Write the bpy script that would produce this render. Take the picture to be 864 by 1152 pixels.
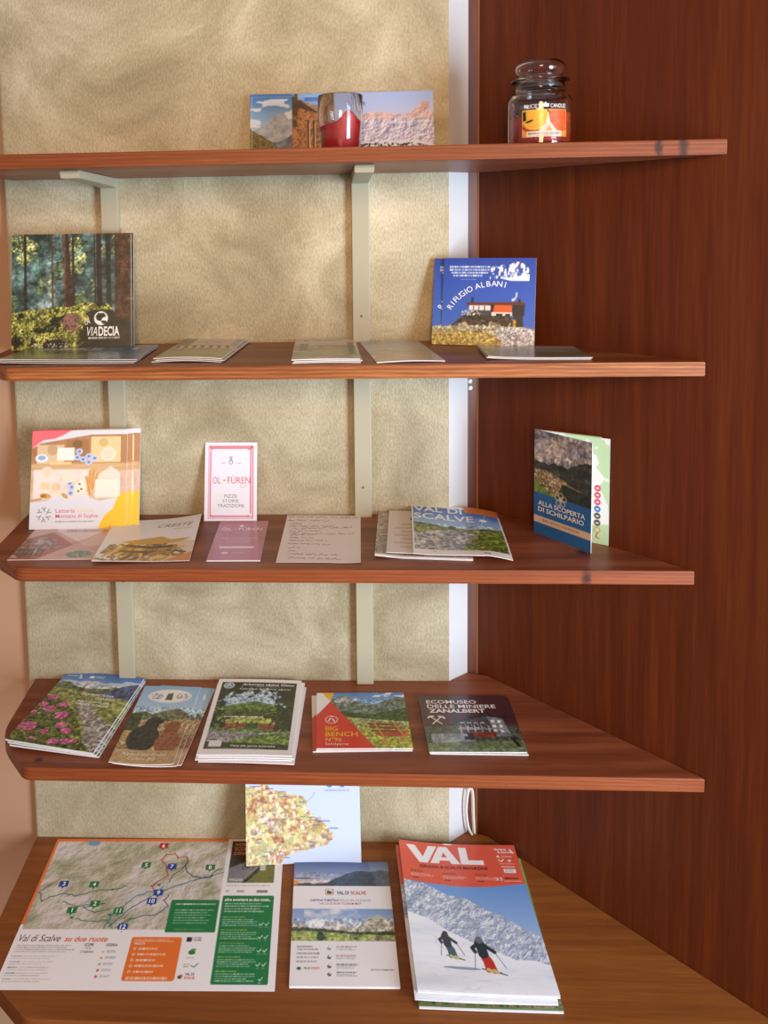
import bpy, bmesh, math, random
import numpy as np
from mathutils import Vector, Matrix

for o in list(bpy.data.objects):
    bpy.data.objects.remove(o)
SC = bpy.context.scene
COL = SC.collection
R = math.radians

# ------------------------------------------------------------------ camera
cam_d = bpy.data.cameras.new('camera'); cam = bpy.data.objects.new('camera', cam_d); COL.objects.link(cam)
F_PX, CX, CY = 908.6, 341.55, 338.70
cam_d.sensor_fit = 'VERTICAL'; cam_d.sensor_height = 36.0; cam_d.sensor_width = 27.0
cam_d.lens = F_PX / 1152 * 36.0
cam_d.shift_x = (432 - CX) / 1152
cam_d.shift_y = (CY - 576) / 1152
cam_d.clip_start = 0.05
_r = Vector((0.999063, 0.039881, -0.016829)); _u = Vector((0.013142, 0.090984, 0.995766)); _f = Vector((-0.041243, 0.995053, -0.090375))
M = Matrix((( _r.x, _u.x, -_f.x, 0.0), (_r.y, _u.y, -_f.y, -1.38709), (_r.z, _u.z, -_f.z, 1.57081), (0, 0, 0, 1)))
cam.matrix_world = M
SC.camera = cam

# ------------------------------------------------------------------ world, lights, exposure
SC.view_settings.view_transform = 'Standard'; SC.view_settings.look = 'None'
SC.view_settings.gamma = 1.0; SC.view_settings.use_curve_mapping = False
SC.view_settings.exposure = 0.27
W = bpy.data.worlds.new('room_ambient'); SC.world = W; W.use_nodes = True
W.node_tree.nodes['Background'].inputs[0].default_value = (0.97, 0.95, 0.98, 1)
W.node_tree.nodes['Background'].inputs[1].default_value = 0.25


def area_light(name, loc, target, sx, sy, power, color):
    d = bpy.data.lights.new(name, 'AREA'); d.shape = 'RECTANGLE'; d.size = sx; d.size_y = sy
    d.energy = power; d.color = color
    o = bpy.data.objects.new(name, d); COL.objects.link(o); o.location = loc
    o.rotation_euler = (Vector(target) - Vector(loc)).to_track_quat('-Z', 'Y').to_euler()
    return o


area_light('window_daylight', (1.58, -1.72, 1.05), (-0.05, 0.0, 0.92), 0.7, 1.5, 74, (0.72, 0.86, 1.0))
area_light('warm_room_fill', (0.0, -2.2, 1.92), (-0.05, 0.0, 1.55), 0.5, 0.5, 23, (1.0, 0.58, 0.27))  # unseen warm fill, added to warm the upper wall

# ------------------------------------------------------------------ colour helpers
def lin(c):
    c = np.asarray(c, float)
    return np.where(c <= 0.04045, c / 12.92, ((c + 0.055) / 1.055) ** 2.4)


def hx(s):
    if not isinstance(s, str):
        return np.array(s, float)
    s = s.lstrip('#')
    return np.array([int(s[i:i + 2], 16) / 255 for i in (0, 2, 4)])


def L4(s):
    return tuple(lin(hx(s))) + (1.0,)


# ------------------------------------------------------------------ materials
def new_mat(name):
    m = bpy.data.materials.new(name); m.use_nodes = True
    nt = m.node_tree; return m, nt, nt.nodes['Principled BSDF']


def nd(nt, kind, **kw):
    n = nt.nodes.new(kind)
    for k, v in kw.items():
        if k.startswith('i_'):
            key = k[2:]
            n.inputs[int(key) if key.isdigit() else key.replace('_', ' ')].default_value = v
        else:
            setattr(n, k, v)
    return n


def ramp(nt, stops):
    r = nt.nodes.new('ShaderNodeValToRGB')
    e = r.color_ramp.elements
    while len(e) < len(stops): e.new(0.5)
    for i, (p, c) in enumerate(stops):
        e[i].position = p; e[i].color = L4(c) if isinstance(c, str) else (c, c, c, 1)
    return r


def coords(nt, scale, rot=(0, 0, 0)):
    tc = nd(nt, 'ShaderNodeTexCoord'); mp = nd(nt, 'ShaderNodeMapping')
    mp.inputs['Scale'].default_value = scale; mp.inputs['Rotation'].default_value = rot
    nt.links.new(tc.outputs['Object'], mp.inputs[0]); return mp


def bump(nt, b, height, strength, dist):
    bp = nd(nt, 'ShaderNodeBump'); bp.inputs['Strength'].default_value = strength; bp.inputs['Distance'].default_value = dist
    nt.links.new(height, bp.inputs['Height']); nt.links.new(bp.outputs[0], b.inputs['Normal'])


def plain(name, c, rough=0.5, spec=0.5, **kw):
    m, nt, b = new_mat(name)
    b.inputs['Base Color'].default_value = L4(c); b.inputs['Roughness'].default_value = rough
    b.inputs['Specular IOR Level'].default_value = spec
    for k, v in kw.items(): b.inputs[k.replace('_', ' ')].default_value = v
    return m


def mat_plaster():
    m, nt, b = new_mat('pearl_plaster'); lk = nt.links.new
    big = nd(nt, 'ShaderNodeTexNoise'); big.inputs['Scale'].default_value = 5.5; big.inputs['Detail'].default_value = 5; big.inputs['Roughness'].default_value = .6; big.inputs['Distortion'].default_value = .8
    lk(coords(nt, (1, 1, 1)).outputs[0], big.inputs[0])
    r = ramp(nt, [(0.30, '#968a6d'), (0.5, '#b4a98b'), (0.68, '#cdc3a8')]); lk(big.outputs[0], r.inputs[0])
    fine = nd(nt, 'ShaderNodeTexNoise'); fine.inputs['Scale'].default_value = 300; fine.inputs['Detail'].default_value = 3; fine.inputs['Roughness'].default_value = .55
    lk(coords(nt, (1, 1, .55)).outputs[0], fine.inputs[0])
    fr = ramp(nt, [(0.36, 0.0), (0.64, 1.0)]); lk(fine.outputs[0], fr.inputs[0])
    mx = nd(nt, 'ShaderNodeMix', data_type='RGBA', blend_type='MULTIPLY'); mx.inputs[0].default_value = .22
    lk(r.outputs[0], mx.inputs[6]); lk(fr.outputs[0], mx.inputs[7])
    lk(mx.outputs[2], b.inputs['Base Color'])
    b.inputs['Metallic'].default_value = .16; b.inputs['Roughness'].default_value = .52
    bump(nt, b, fine.outputs[0], .5, .0015)
    return m


def mat_wood(name, dark, mid, light, axis=0, scale=1.0, rough=.42, knots=(), bands=.5, spec=.45):
    """grain runs along the given object axis"""
    m, nt, b = new_mat(name); lk = nt.links.new
    sc = [38 * scale, 38 * scale, 38 * scale]; sc[axis] = 1.6 * scale
    mp = coords(nt, sc)
    n1 = nd(nt, 'ShaderNodeTexNoise'); n1.inputs['Scale'].default_value = 1; n1.inputs['Detail'].default_value = 5; n1.inputs['Roughness'].default_value = .6; n1.inputs['Distortion'].default_value = .5
    lk(mp.outputs[0], n1.inputs[0])
    sc2 = [230 * scale, 230 * scale, 230 * scale]; sc2[axis] = 9 * scale
    mp2 = coords(nt, sc2)
    n2 = nd(nt, 'ShaderNodeTexNoise'); n2.inputs['Scale'].default_value = 1; n2.inputs['Detail'].default_value = 3
    lk(mp2.outputs[0], n2.inputs[0])
    sc3 = [9 * scale, 9 * scale, 9 * scale]; sc3[axis] = 1.3 * scale
    mp3 = coords(nt, sc3)
    wv = nd(nt, 'ShaderNodeTexWave', wave_type='RINGS', rings_direction='XYZ'[axis] if False else 'SPHERICAL')
    wv.inputs['Scale'].default_value = 2.6; wv.inputs['Distortion'].default_value = 3.5; wv.inputs['Detail'].default_value = 2.5; wv.inputs['Detail Scale'].default_value = 1.2
    lk(mp3.outputs[0], wv.inputs[0])
    a = nd(nt, 'ShaderNodeMix', data_type='FLOAT'); a.inputs[0].default_value = bands * .55
    lk(n1.outputs[0], a.inputs[2]); lk(wv.outputs[1], a.inputs[3])
    a2 = nd(nt, 'ShaderNodeMix', data_type='FLOAT'); a2.inputs[0].default_value = .3
    lk(a.outputs[0], a2.inputs[2]); lk(n2.outputs[0], a2.inputs[3])
    r = ramp(nt, [(.27, dark), (.5, mid), (.73, light)]); lk(a2.outputs[0], r.inputs[0])
    col = r.outputs[0]
    tc = nd(nt, 'ShaderNodeTexCoord')
    for (kx, ky, kz, kr, sq) in knots:       # dark knots and cracks that belong to the board itself
        sub = nd(nt, 'ShaderNodeVectorMath', operation='SUBTRACT'); sub.inputs[1].default_value = (kx, ky, kz)
        lk(tc.outputs['Object'], sub.inputs[0])
        mul = nd(nt, 'ShaderNodeVectorMath', operation='MULTIPLY'); mul.inputs[1].default_value = (1 / kr, 1 / kr, sq / kr)
        lk(sub.outputs[0], mul.inputs[0])
        ns = nd(nt, 'ShaderNodeTexNoise'); ns.inputs['Scale'].default_value = 130; lk(tc.outputs['Object'], ns.inputs[0])
        ln = nd(nt, 'ShaderNodeVectorMath', operation='LENGTH'); lk(mul.outputs[0], ln.inputs[0])
        ad = nd(nt, 'ShaderNodeMath', operation='ADD'); lk(ln.outputs['Value'], ad.inputs[0]); lk(ns.outputs[0], ad.inputs[1])
        kr_ = ramp(nt, [(.95, 1.0), (1.35 if False else 1.0, 0.0)])
        mr = nd(nt, 'ShaderNodeMapRange'); mr.inputs['From Min'].default_value = .9; mr.inputs['From Max'].default_value = 1.5
        mr.inputs['To Min'].default_value = .85; mr.inputs['To Max'].default_value = 0.0
        lk(ad.outputs[0], mr.inputs['Value'])
        mk = nd(nt, 'ShaderNodeMix', data_type='RGBA'); mk.inputs[7].default_value = L4('#2a1410')
        lk(mr.outputs[0], mk.inputs[0]); lk(col, mk.inputs[6]); col = mk.outputs[2]
    lk(col, b.inputs['Base Color']); b.inputs['Roughness'].default_value = rough
    b.inputs['Specular IOR Level'].default_value = spec
    bump(nt, b, n2.outputs[0], .25, .0008)
    return m


MAT = {}
MAT['plaster'] = mat_plaster()
MAT['white_wall'] = plain('white_paint', '#c2c0c2', .7, .3)
MAT['tan_wall'] = plain('tan_paint', '#b08a6e', .75, .3)
MAT['panel'] = mat_wood('dark_wall_panel', '#4d1f0b', '#5e2a11', '#703718', axis=2, scale=1.0, rough=.45, bands=.12, spec=.22)
MAT['panel_edge'] = plain('panel_edge_wood', '#a3683f', .5)
MAT['jamb'] = mat_wood('jamb_wood', '#4c2414', '#5c2d1a', '#6a3620', axis=2, rough=.5, bands=.2)
MAT['counter'] = mat_wood('counter_oak', '#6d3c1c', '#824b23', '#965c2c', axis=0, scale=1.3, rough=.4, bands=.15, spec=.3)
MAT['bracket'] = plain('bracket_paint', '#a8a28b', .5, .4)
MAT['floor'] = mat_wood('floor_boards', '#5c4030', '#6b4c3a', '#7a5845', axis=1, rough=.5)
MAT['white_plastic'] = plain('white_plastic', '#dedad2', .4)
MAT['paper_edge'] = plain('paper_edges', '#e6e6ea', .7, .2)


def mat_print(name, rough, coat):
    m, nt, b = new_mat(name)
    at = nd(nt, 'ShaderNodeAttribute', attribute_name='ink')
    nt.links.new(at.outputs['Color'], b.inputs['Base Color'])
    b.inputs['Roughness'].default_value = rough; b.inputs['Specular IOR Level'].default_value = .4
    b.inputs['Coat Weight'].default_value = coat; b.inputs['Coat Roughness'].default_value = .16
    return m


MAT['gloss'] = mat_print('glossy_print', .42, .35)
MAT['shiny'] = mat_print('laminated_print', .3, .45)
MAT['matte'] = mat_print('matte_print', .6, 0.0)

# ------------------------------------------------------------------ object helpers
def link(name, me, mat=None, parent=None):
    o = bpy.data.objects.new(name, me); COL.objects.link(o)
    if mat is not None: me.materials.append(mat)
    if parent is not None: o.parent = parent
    return o


def empty(name, loc=(0, 0, 0), rot=(0, 0, 0)):
    o = bpy.data.objects.new(name, None); COL.objects.link(o); o.empty_display_size = .02
    o.location = loc; o.rotation_euler = rot; return o


def tag(o, label, cat, group=None):
    o['label'] = label; o['category'] = cat
    if group: o['group'] = group
    return o


def struct(o):
    o['kind'] = 'structure'; return o


def prism_mesh(name, outline, z0, z1, bevel=0.0, segs=2):
    """outline: ccw (x,y) list, extruded from z0 to z1, edges softened"""
    bm = bmesh.new()
    vs = [bm.verts.new((x, y, z0)) for x, y in outline]
    f = bm.faces.new(vs)
    ex = bmesh.ops.extrude_face_region(bm, geom=[f])
    for v in ex['geom']:
        if isinstance(v, bmesh.types.BMVert): v.co.z = z1
    bmesh.ops.recalc_face_normals(bm, faces=bm.faces)
    if bevel:
        bmesh.ops.bevel(bm, geom=[e for e in bm.edges], offset=bevel, segments=segs, profile=.6, affect='EDGES', clamp_overlap=True)
    me = bpy.data.meshes.new(name); bm.to_mesh(me); bm.free(); return me


def lathe_mesh(name, prof, n=64):
    """closed (r,z) profile polyline revolved about z"""
    vs, fs = [], []
    rings = []
    for r, z in prof:
        if r < 1e-6:
            rings.append([len(vs)]); vs.append((0, 0, z))
        else:
            rings.append(list(range(len(vs), len(vs) + n)))
            vs += [(r * math.cos(2 * math.pi * k / n), r * math.sin(2 * math.pi * k / n), z) for k in range(n)]
    for a, b in zip(rings[:-1], rings[1:]):
        for k in range(n):
            k2 = (k + 1) % n
            if len(a) == 1 and len(b) == 1: continue
            if len(a) == 1: fs.append((a[0], b[k2], b[k]))
            elif len(b) == 1: fs.append((a[k], a[k2], b[0]))
            else: fs.append((a[k], a[k2], b[k2], b[k]))
    me = bpy.data.meshes.new(name); me.from_pydata(vs, [], fs); me.validate()
    bm = bmesh.new(); bm.from_mesh(me); bmesh.ops.recalc_face_normals(bm, faces=bm.faces); bm.to_mesh(me); bm.free()
    for p in me.polygons: p.use_smooth = True
    return me


def smooth_prof(pts, it=2):
    """Chaikin corner cutting keeping the ends"""
    for _ in range(it):
        q = [pts[0]]
        for a, b in zip(pts[:-1], pts[1:]):
            q.append((a[0] * .75 + b[0] * .25, a[1] * .75 + b[1] * .25)); q.append((a[0] * .25 + b[0] * .75, a[1] * .25 + b[1] * .75))
        q.append(pts[-1]); pts = q
    return pts


# ------------------------------------------------------------------ the setting
NX, NY, ND = 0.7121758, 0.7020011, 0.1997817     # wood-clad wall: NX*x + NY*y = ND
def panel_x(y): return (ND - NY * y) / NX
def panel_pt(t, off=0.0):                         # t metres along the wall from its back corner towards the room
    c = np.array([panel_x(.034), .034]); d = np.array([NY, -NX]); n = np.array([-NX, -NY])
    return tuple(c + d * t + n * off)

XL, XR = -0.57405, 0.19166
arc = [(XL + .006 - .006 * math.cos(a), .006 - .006 * math.sin(a)) for a in (0, R(30), R(60), R(90))]
w = struct(link('wall_back', prism_mesh('wall_back', [(XR, 0), (XR, .12), (XL, .12)] + arc, 0, 2.5), MAT['plaster']))
w = struct(link('trim_1', prism_mesh('trim_1', [(XR, 0), (.2287, .0290), (.2287, .12), (XR, .12)], 0, 2.5), MAT['white_wall']))
w = struct(link('trim_2', prism_mesh('trim_2', [(.2287, .0302), (.2455, .0345), (.2455, .12), (.2287, .12)], 0, 2.5), MAT['jamb']))
pa, pb = panel_pt(.0015), panel_pt(1.5)
w = struct(link('wall_right', prism_mesh('wall_right', [pa, pb, (pb[0] + .05, pb[1] + .05), (pa[0] + .05, pa[1] + .05)][::-1], 0, 2.5), MAT['panel']))
qa = panel_pt(-.0012, .0010)
w = struct(link('trim_3', prism_mesh('trim_3', [qa, panel_pt(.0014, .0010), panel_pt(.0014, -.05), panel_pt(-.0012, -.05)][::-1], 0, 2.5), MAT['panel_edge']))
w = struct(link('wall_left', prism_mesh('wall_left', [(-1.5, .014), (XL + .004, .014), (XL + .004, .12), (-1.5, .12)], 0, 2.5), MAT['tan_wall']))
w = struct(link('floor', prism_mesh('floor', [(-1.5, -2.6), (1.6, -2.6), (1.6, .12), (-1.5, .12)], -.05, 0), MAT['floor']))

# ------------------------------------------------------------------ shelves
SZ = [1.68136, 1.37378, 1.06661, 0.75912, 0.45]
SD = [0.25244, 0.23805, 0.23315, 0.24899, 0.35127]
K = -0.00889
TH = 0.0210
RAILS = [(-.4009, -.3717), (.02665, .05628)]
RD = .0145


def rounded(pts, i, r, n=4):
    p = np.array(pts[i], float); a = np.array(pts[i - 1], float); b = np.array(pts[(i + 1) % len(pts)], float)
    u = (a - p) / np.linalg.norm(a - p); v = (b - p) / np.linalg.norm(b - p)
    out = []
    for k in range(n + 1):
        t = k / n
        out.append(tuple((1 - t) ** 2 * (p + u * r) + 2 * t * (1 - t) * p + t * t * (p + v * r)))
    return out


def shelf_outline(d, xl, ya, xf, notch, g=.0006):
    def fy(x): return -d + K * x
    xt = (ND - NY * (-d)) / NX
    for _ in range(20): xt = (ND - NY * fy(xt)) / NX
    tip = (xt - .003, fy(xt))
    back = [(tip[0], fy(tip[0])), (panel_x(fy(tip[0]) + .009) - .001, fy(tip[0]) + .009), (panel_x(.0165) - .001, .0165), (.2415, .0255), (.2280, .0272), (XR + .0005, -g)]
    if notch:
        for x0, x1 in RAILS[::-1]:
            back += [(x1 + .0008, -g), (x1 + .0008, -RD - .001), (x0 - .0008, -RD - .001), (x0 - .0008, -g)]
    back += [(xl, -g)]
    pts = back + [(xl + .006, ya), (xf, fy(xf))]
    n = len(pts)
    o = pts[:n - 2] + rounded(pts, n - 2, .035) + rounded(pts, n - 1, .012)
    return o


SHELF_LOOK = [   # faces and front edges each have their own colours, board by board
    ('#652f17', '#82432a', '#995a36', [(.440, -.255, 1.671, .0070, .35), (.473, -.255, 1.671, .0085, .35)]),
    ('#66331a', '#85482a', '#a0673f', []),
    ('#622e18', '#7d4228', '#965637', [(.358, -.236, 1.056, .0085, .5), (.372, -.17, 1.066, .012, 1)]),
    ('#622e18', '#7d4228', '#965637', [(-.47, -.226, .760, .008, 1)]),
]
EDGE_LOOK = [('#653016', '#7a3d1d', '#8f4f2b'), ('#5e2b11', '#8f5128', '#b97b48'), ('#6b3216', '#83411f', '#98542e'), ('#6b3216', '#83411f', '#98542e')]
LBL = ['topmost reddish brown wooden corner shelf, carrying two candles',
       'second wooden corner shelf from the top, with forest booklet and low leaflets',
       'middle wooden corner shelf carrying the handwritten note',
       'fourth wooden corner shelf from the top, just above the brown counter']
for i in range(4):
    m = mat_wood('stained_pine', *SHELF_LOOK[i][:3], axis=0, scale=1.0 + .07 * i, rough=.42, knots=SHELF_LOOK[i][3], bands=.5, spec=.45)
    # texture space differs from board to board
    me = prism_mesh('corner_shelf', shelf_outline(SD[i], -.5595, -.168, -.487, i < 3), SZ[i] - TH, SZ[i], .0016)
    o = link('corner_shelf', me, m)
    me.materials.append(mat_wood('front_edge_wood', *EDGE_LOOK[i], axis=0, scale=2.4, rough=.55, knots=SHELF_LOOK[i][3], bands=.35, spec=.28))
    for p in me.polygons:
        if p.normal.y < -.8 and p.center.y < -.15: p.material_index = 1
    tag(o, LBL[i], 'shelf', 'corner shelves on the back wall')
o = link('counter_top', prism_mesh('counter_top', shelf_outline(SD[4], -.5715, -.262, -.459, False), SZ[4] - .03, SZ[4], .0016), MAT['counter'])
tag(o, 'brown oak counter below the shelves with the large cycling map on it', 'counter')

# bracket rails with their arms
def bracket(x0, x1, label):
    root = empty('shelf_bracket', ((x0 + x1) / 2, 0, SZ[3]))
    tag(root, label, 'bracket', 'painted shelf brackets')
    hw = (x1 - x0) / 2
    up = link('upright', prism_mesh('upright', [(-hw, -RD), (hw, -RD), (hw, -.0002), (-hw, -.0002)], 0.0003, SZ[0] - TH - SZ[3] - .0003, .0014), MAT['bracket'], root)
    for i in range(3):
        zt = SZ[i] - TH - .0004 - SZ[3]
        bm = bmesh.new()
        hwn = hw * .97
        ye = -.215 if i == 0 else -.155
        prof = [(-RD - .0001, zt), (ye, zt), (ye - .003, zt - .004), (ye + .001, zt - .0115), (-.05, zt - .0140), (-RD - .0001, zt - .0165)]
        a = [bm.verts.new((-hwn, y, z)) for y, z in prof]; f = bm.faces.new(a)
        ex = bmesh.ops.extrude_face_region(bm, geom=[f])
        for v in ex['geom']:
            if isinstance(v, bmesh.types.BMVert): v.co.x = hwn
        bmesh.ops.recalc_face_normals(bm, faces=bm.faces)
        bmesh.ops.bevel(bm, geom=list(bm.edges), offset=.001, segments=2, affect='EDGES', clamp_overlap=True)
        me = bpy.data.meshes.new('arm'); bm.to_mesh(me); bm.free()
        link('arm', me, MAT['bracket'], root)
    for z in (.19, .36, .66):
        s = lathe_mesh('screw', [(0, .0008), (.0016, .0007), (.0020, 0), (0, 0)], 12)
        so = link('screw', s, plain('screw_steel', '#6a6250', .4, Metallic=.7), root)
        so.location = (0, -RD, z); so.rotation_euler = (R(90), 0, 0)


bracket(*RAILS[0], 'pale metal bracket rail behind the forest booklet on the left')
bracket(*RAILS[1], 'pale metal bracket rail in the middle of the wall, below the red tumbler candle')

# two plastic screw caps on the jamb, and the white cable in the corner
for (x, z, lab) in ((.2335, 1.2840, 'round white screw cap in the corner just under the second shelf'),
                    (.2330, 1.2960, 'small white screw cap half hidden by the edge of the second shelf')):
    me = lathe_mesh('screw_cap', smooth_prof([(0, .0022), (.0028, .0020), (.0042, .0008), (.0042, 0), (0, 0)], 1), 24)
    o = link('screw_cap', me, MAT['white_plastic']); o.location = (x, .0312, z); o.rotation_euler = (R(90), 0, R(14))
    tag(o, lab, 'screw cap')


def tube(name, pts, rx, ry, mat, n=14, sub=10):
    """oval tube through Catmull-Rom points"""
    P = [np.array(p, float) for p in pts]; P = [2 * P[0] - P[1]] + P + [2 * P[-1] - P[-2]]
    path = []
    for i in range(1, len(P) - 2):
        for k in range(sub):
            t = k / sub; a, b, c, d = P[i - 1:i + 3]
            path.append(.5 * (2 * b + (c - a) * t + (2 * a - 5 * b + 4 * c - d) * t * t + (3 * b - a - 3 * c + d) * t ** 3))
    path.append(P[-2])
    vs, fs = [], []
    ref = np.array([.7, .7, 0.01])
    for i, p in enumerate(path):
        t = path[min(i + 1, len(path) - 1)] - path[max(i - 1, 0)]; t /= np.linalg.norm(t)
        s = np.cross(t, ref); s /= np.linalg.norm(s); q = np.cross(s, t)
        for k in range(n):
            a = 2 * math.pi * k / n; vs.append(tuple(p + s * rx * math.cos(a) + q * ry * math.sin(a)))
    for i in range(len(path) - 1):
        for k in range(n):
            k2 = (k + 1) % n; fs.append((i * n + k, i * n + k2, (i + 1) * n + k2, (i + 1) * n + k))
    fs.append(tuple(range(n))[::-1]); fs.append(tuple((len(path) - 1) * n + k for k in range(n)))
    me = bpy.data.meshes.new(name); me.from_pydata(vs, [], fs)
    for p in me.polygons: p.use_smooth = True
    return link(name, me, mat)


cb = tube('cable', [(.2350, .0165, .4525), (.2285, .0150, .468), (.2245, .0140, .495), (.2250, .0140, .520), (.2290, .0160, .541), (.2350, .0170, .540), (.2372, .0178, .520), (.2380, .0182, .49), (.2400, .0190, .4525)], .0034, .0018, MAT['white_plastic'])
tag(cb, 'looped white cable standing in the corner behind the ski magazines', 'cable')

# ------------------------------------------------------------------ printing: numpy ink on a fine mesh, raised lettering in the same mesh
def vnoise(x, y, seed, oct=4, rough=.5):
    out = np.zeros_like(x); amp = 1.0; tot = 0.0
    for k in range(oct):
        rs = np.random.RandomState(seed * 17 + k); g = rs.rand(64, 64)
        xi = np.floor(x).astype(int); yi = np.floor(y).astype(int); fx = x - xi; fy = y - yi
        fx = fx * fx * (3 - 2 * fx); fy = fy * fy * (3 - 2 * fy)
        a = g[yi % 64, xi % 64]; b = g[yi % 64, (xi + 1) % 64]; c = g[(yi + 1) % 64, xi % 64]; d = g[(yi + 1) % 64, (xi + 1) % 64]
        out += amp * ((a * (1 - fx) + b * fx) * (1 - fy) + (c * (1 - fx) + d * fx) * fy); tot += amp
        amp *= rough; x = x * 2.03 + 5.1; y = y * 2.03 + 9.7
    return out / tot


class Ink:
    """a printed face, w x h metres; u to the right, v down, both 0..1"""
    def __init__(s, w, h, base='#ffffff', cell=.00115, ss=3):
        s.w, s.h = w, h; s.nx = max(8, int(w / cell)); s.ny = max(8, int(h / cell)); s.ss = ss
        H, Wd = s.ny * ss, s.nx * ss
        s.U, s.V = np.meshgrid((np.arange(Wd) + .5) / Wd, (np.arange(H) + .5) / H)
        s.X = s.U * w * 1000; s.Y = s.V * h * 1000
        s.img = np.empty((H, Wd, 3)); s.img[:] = hx(base); s.T = []
        s.rs = np.random.RandomState(int(w * 1e5 + h * 1e4) % 9999)

    def put(s, m, c, a=1.0):
        m = (np.asarray(m, float) * a)[..., None]
        c = hx(c) if isinstance(c, (str, tuple, list)) else c
        s.img[:] = s.img * (1 - m) + c * m

    def noise(s, mm, seed, oct=4, sx=1.0, sy=1.0, rough=.55):
        return vnoise(s.X / (mm * sx), s.Y / (mm * sy), seed, oct, rough)

    def pal(s, t, cols):
        cols = np.array([hx(c) for c in cols]); t = np.clip(t, 0, .9999) * (len(cols) - 1)
        i = t.astype(int); f = (t - i)[..., None]
        return cols[i] * (1 - f) + cols[i + 1] * f

    def rng(s, u0, v0, u1, v1):
        return (s.U >= u0) & (s.U <= u1) & (s.V >= v0) & (s.V <= v1)

    def win(s, u0, v0, u1, v1):
        H, Wd = s.U.shape
        return (slice(max(0, int(math.floor(v0 * H))), max(0, min(H, int(math.ceil(v1 * H))))), slice(max(0, int(math.floor(u0 * Wd))), max(0, min(Wd, int(math.ceil(u1 * Wd))))))

    def wput(s, w, m, c, a=1.0):
        m = (m.astype(float) * a)[..., None]; s.img[w] = s.img[w] * (1 - m) + hx(c) * m

    def rect(s, u0, v0, u1, v1, c, a=1.0):
        H, Wd = s.U.shape
        w = (slice(max(0, round(v0 * H)), max(0, round(v1 * H))), slice(max(0, round(u0 * Wd)), max(0, round(u1 * Wd))))
        s.img[w] = s.img[w] * (1 - a) + hx(c) * a

    def rrect(s, u0, v0, u1, v1, r, c, a=1.0):
        cx, cy = (u0 + u1) / 2 * s.w * 1e3, (v0 + v1) / 2 * s.h * 1e3
        hw, hh = (u1 - u0) / 2 * s.w * 1e3 - r, (v1 - v0) / 2 * s.h * 1e3 - r
        w = s.win(u0, v0, u1, v1)
        dx = np.maximum(np.abs(s.X[w] - cx) - hw, 0); dy = np.maximum(np.abs(s.Y[w] - cy) - hh, 0)
        s.wput(w, dx * dx + dy * dy <= r * r, c, a)

    def frame(s, u0, v0, u1, v1, wmm, c):
        a = wmm / (s.w * 1e3); b = wmm / (s.h * 1e3)
        s.put(s.rng(u0, v0, u1, v1) & ~s.rng(u0 + a, v0 + b, u1 - a, v1 - b), c)

    def grad(s, u0, v0, u1, v1, cs, m=None):
        t = (s.V - v0) / max(v1 - v0, 1e-6); mm = s.rng(u0, v0, u1, v1)
        if m is not None: mm = mm & m
        s.put(mm, s.pal(t, cs))

    def poly(s, pts, c, a=1.0): s.put(s.pmask(pts), c, a)

    def tri(s, p, c):
        us = [q[0] for q in p]; vs = [q[1] for q in p]; w = s.win(min(us), min(vs), max(us), max(vs)); U, V = s.U[w], s.V[w]
        d = [(U - p[i][0]) * (p[(i + 1) % 3][1] - p[i][1]) - (V - p[i][1]) * (p[(i + 1) % 3][0] - p[i][0]) for i in range(3)]
        s.wput(w, ((d[0] >= 0) & (d[1] >= 0) & (d[2] >= 0)) | ((d[0] <= 0) & (d[1] <= 0) & (d[2] <= 0)), c)

    def pmask(s, pts):
        ins = np.zeros(s.U.shape, bool); n = len(pts)
        for i in range(n):
            (x0, y0), (x1, y1) = pts[i], pts[(i + 1) % n]
            if y0 == y1: continue
            cr = ((y0 > s.V) != (y1 > s.V)) & (s.U < (x1 - x0) * (s.V - y0) / (y1 - y0) + x0); ins ^= cr
        return ins

    def ell(s, cx, cy, rx, ry, c, a=1.0, rot=0.0):
        r = max(rx, ry) * 1e-3; w = s.win(cx - r / s.w, cy - r / s.h, cx + r / s.w, cy + r / s.h)
        dx = s.X[w] - cx * s.w * 1e3; dy = s.Y[w] - cy * s.h * 1e3; cr, sr = math.cos(rot), math.sin(rot)
        s.wput(w, ((dx * cr + dy * sr) / rx) ** 2 + ((-dx * sr + dy * cr) / ry) ** 2 <= 1, c, a)

    def emask(s, cx, cy, rx, ry, rot=0.0):
        """centre in u,v; radii in mm"""
        dx = s.X - cx * s.w * 1e3; dy = s.Y - cy * s.h * 1e3; cr, sr = math.cos(rot), math.sin(rot)
        return ((dx * cr + dy * sr) / rx) ** 2 + ((-dx * sr + dy * cr) / ry) ** 2 <= 1

    def line(s, pts, wmm, c, a=1.0):
        q = wmm / 2e3; us = [p[0] for p in pts]; vv = [p[1] for p in pts]
        w = s.win(min(us) - q / s.w, min(vv) - q / s.h, max(us) + q / s.w, max(vv) + q / s.h)
        SX, SY = s.X[w], s.Y[w]; best = np.full(SX.shape, 1e9)
        P = [(u * s.w * 1e3, v * s.h * 1e3) for u, v in pts]
        for (x0, y0), (x1, y1) in zip(P[:-1], P[1:]):
            dx, dy = x1 - x0, y1 - y0; l2 = dx * dx + dy * dy + 1e-9
            t = np.clip(((SX - x0) * dx + (SY - y0) * dy) / l2, 0, 1)
            best = np.minimum(best, (SX - x0 - t * dx) ** 2 + (SY - y0 - t * dy) ** 2)
        s.wput(w, best <= (wmm / 2) ** 2, c, a)

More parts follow.
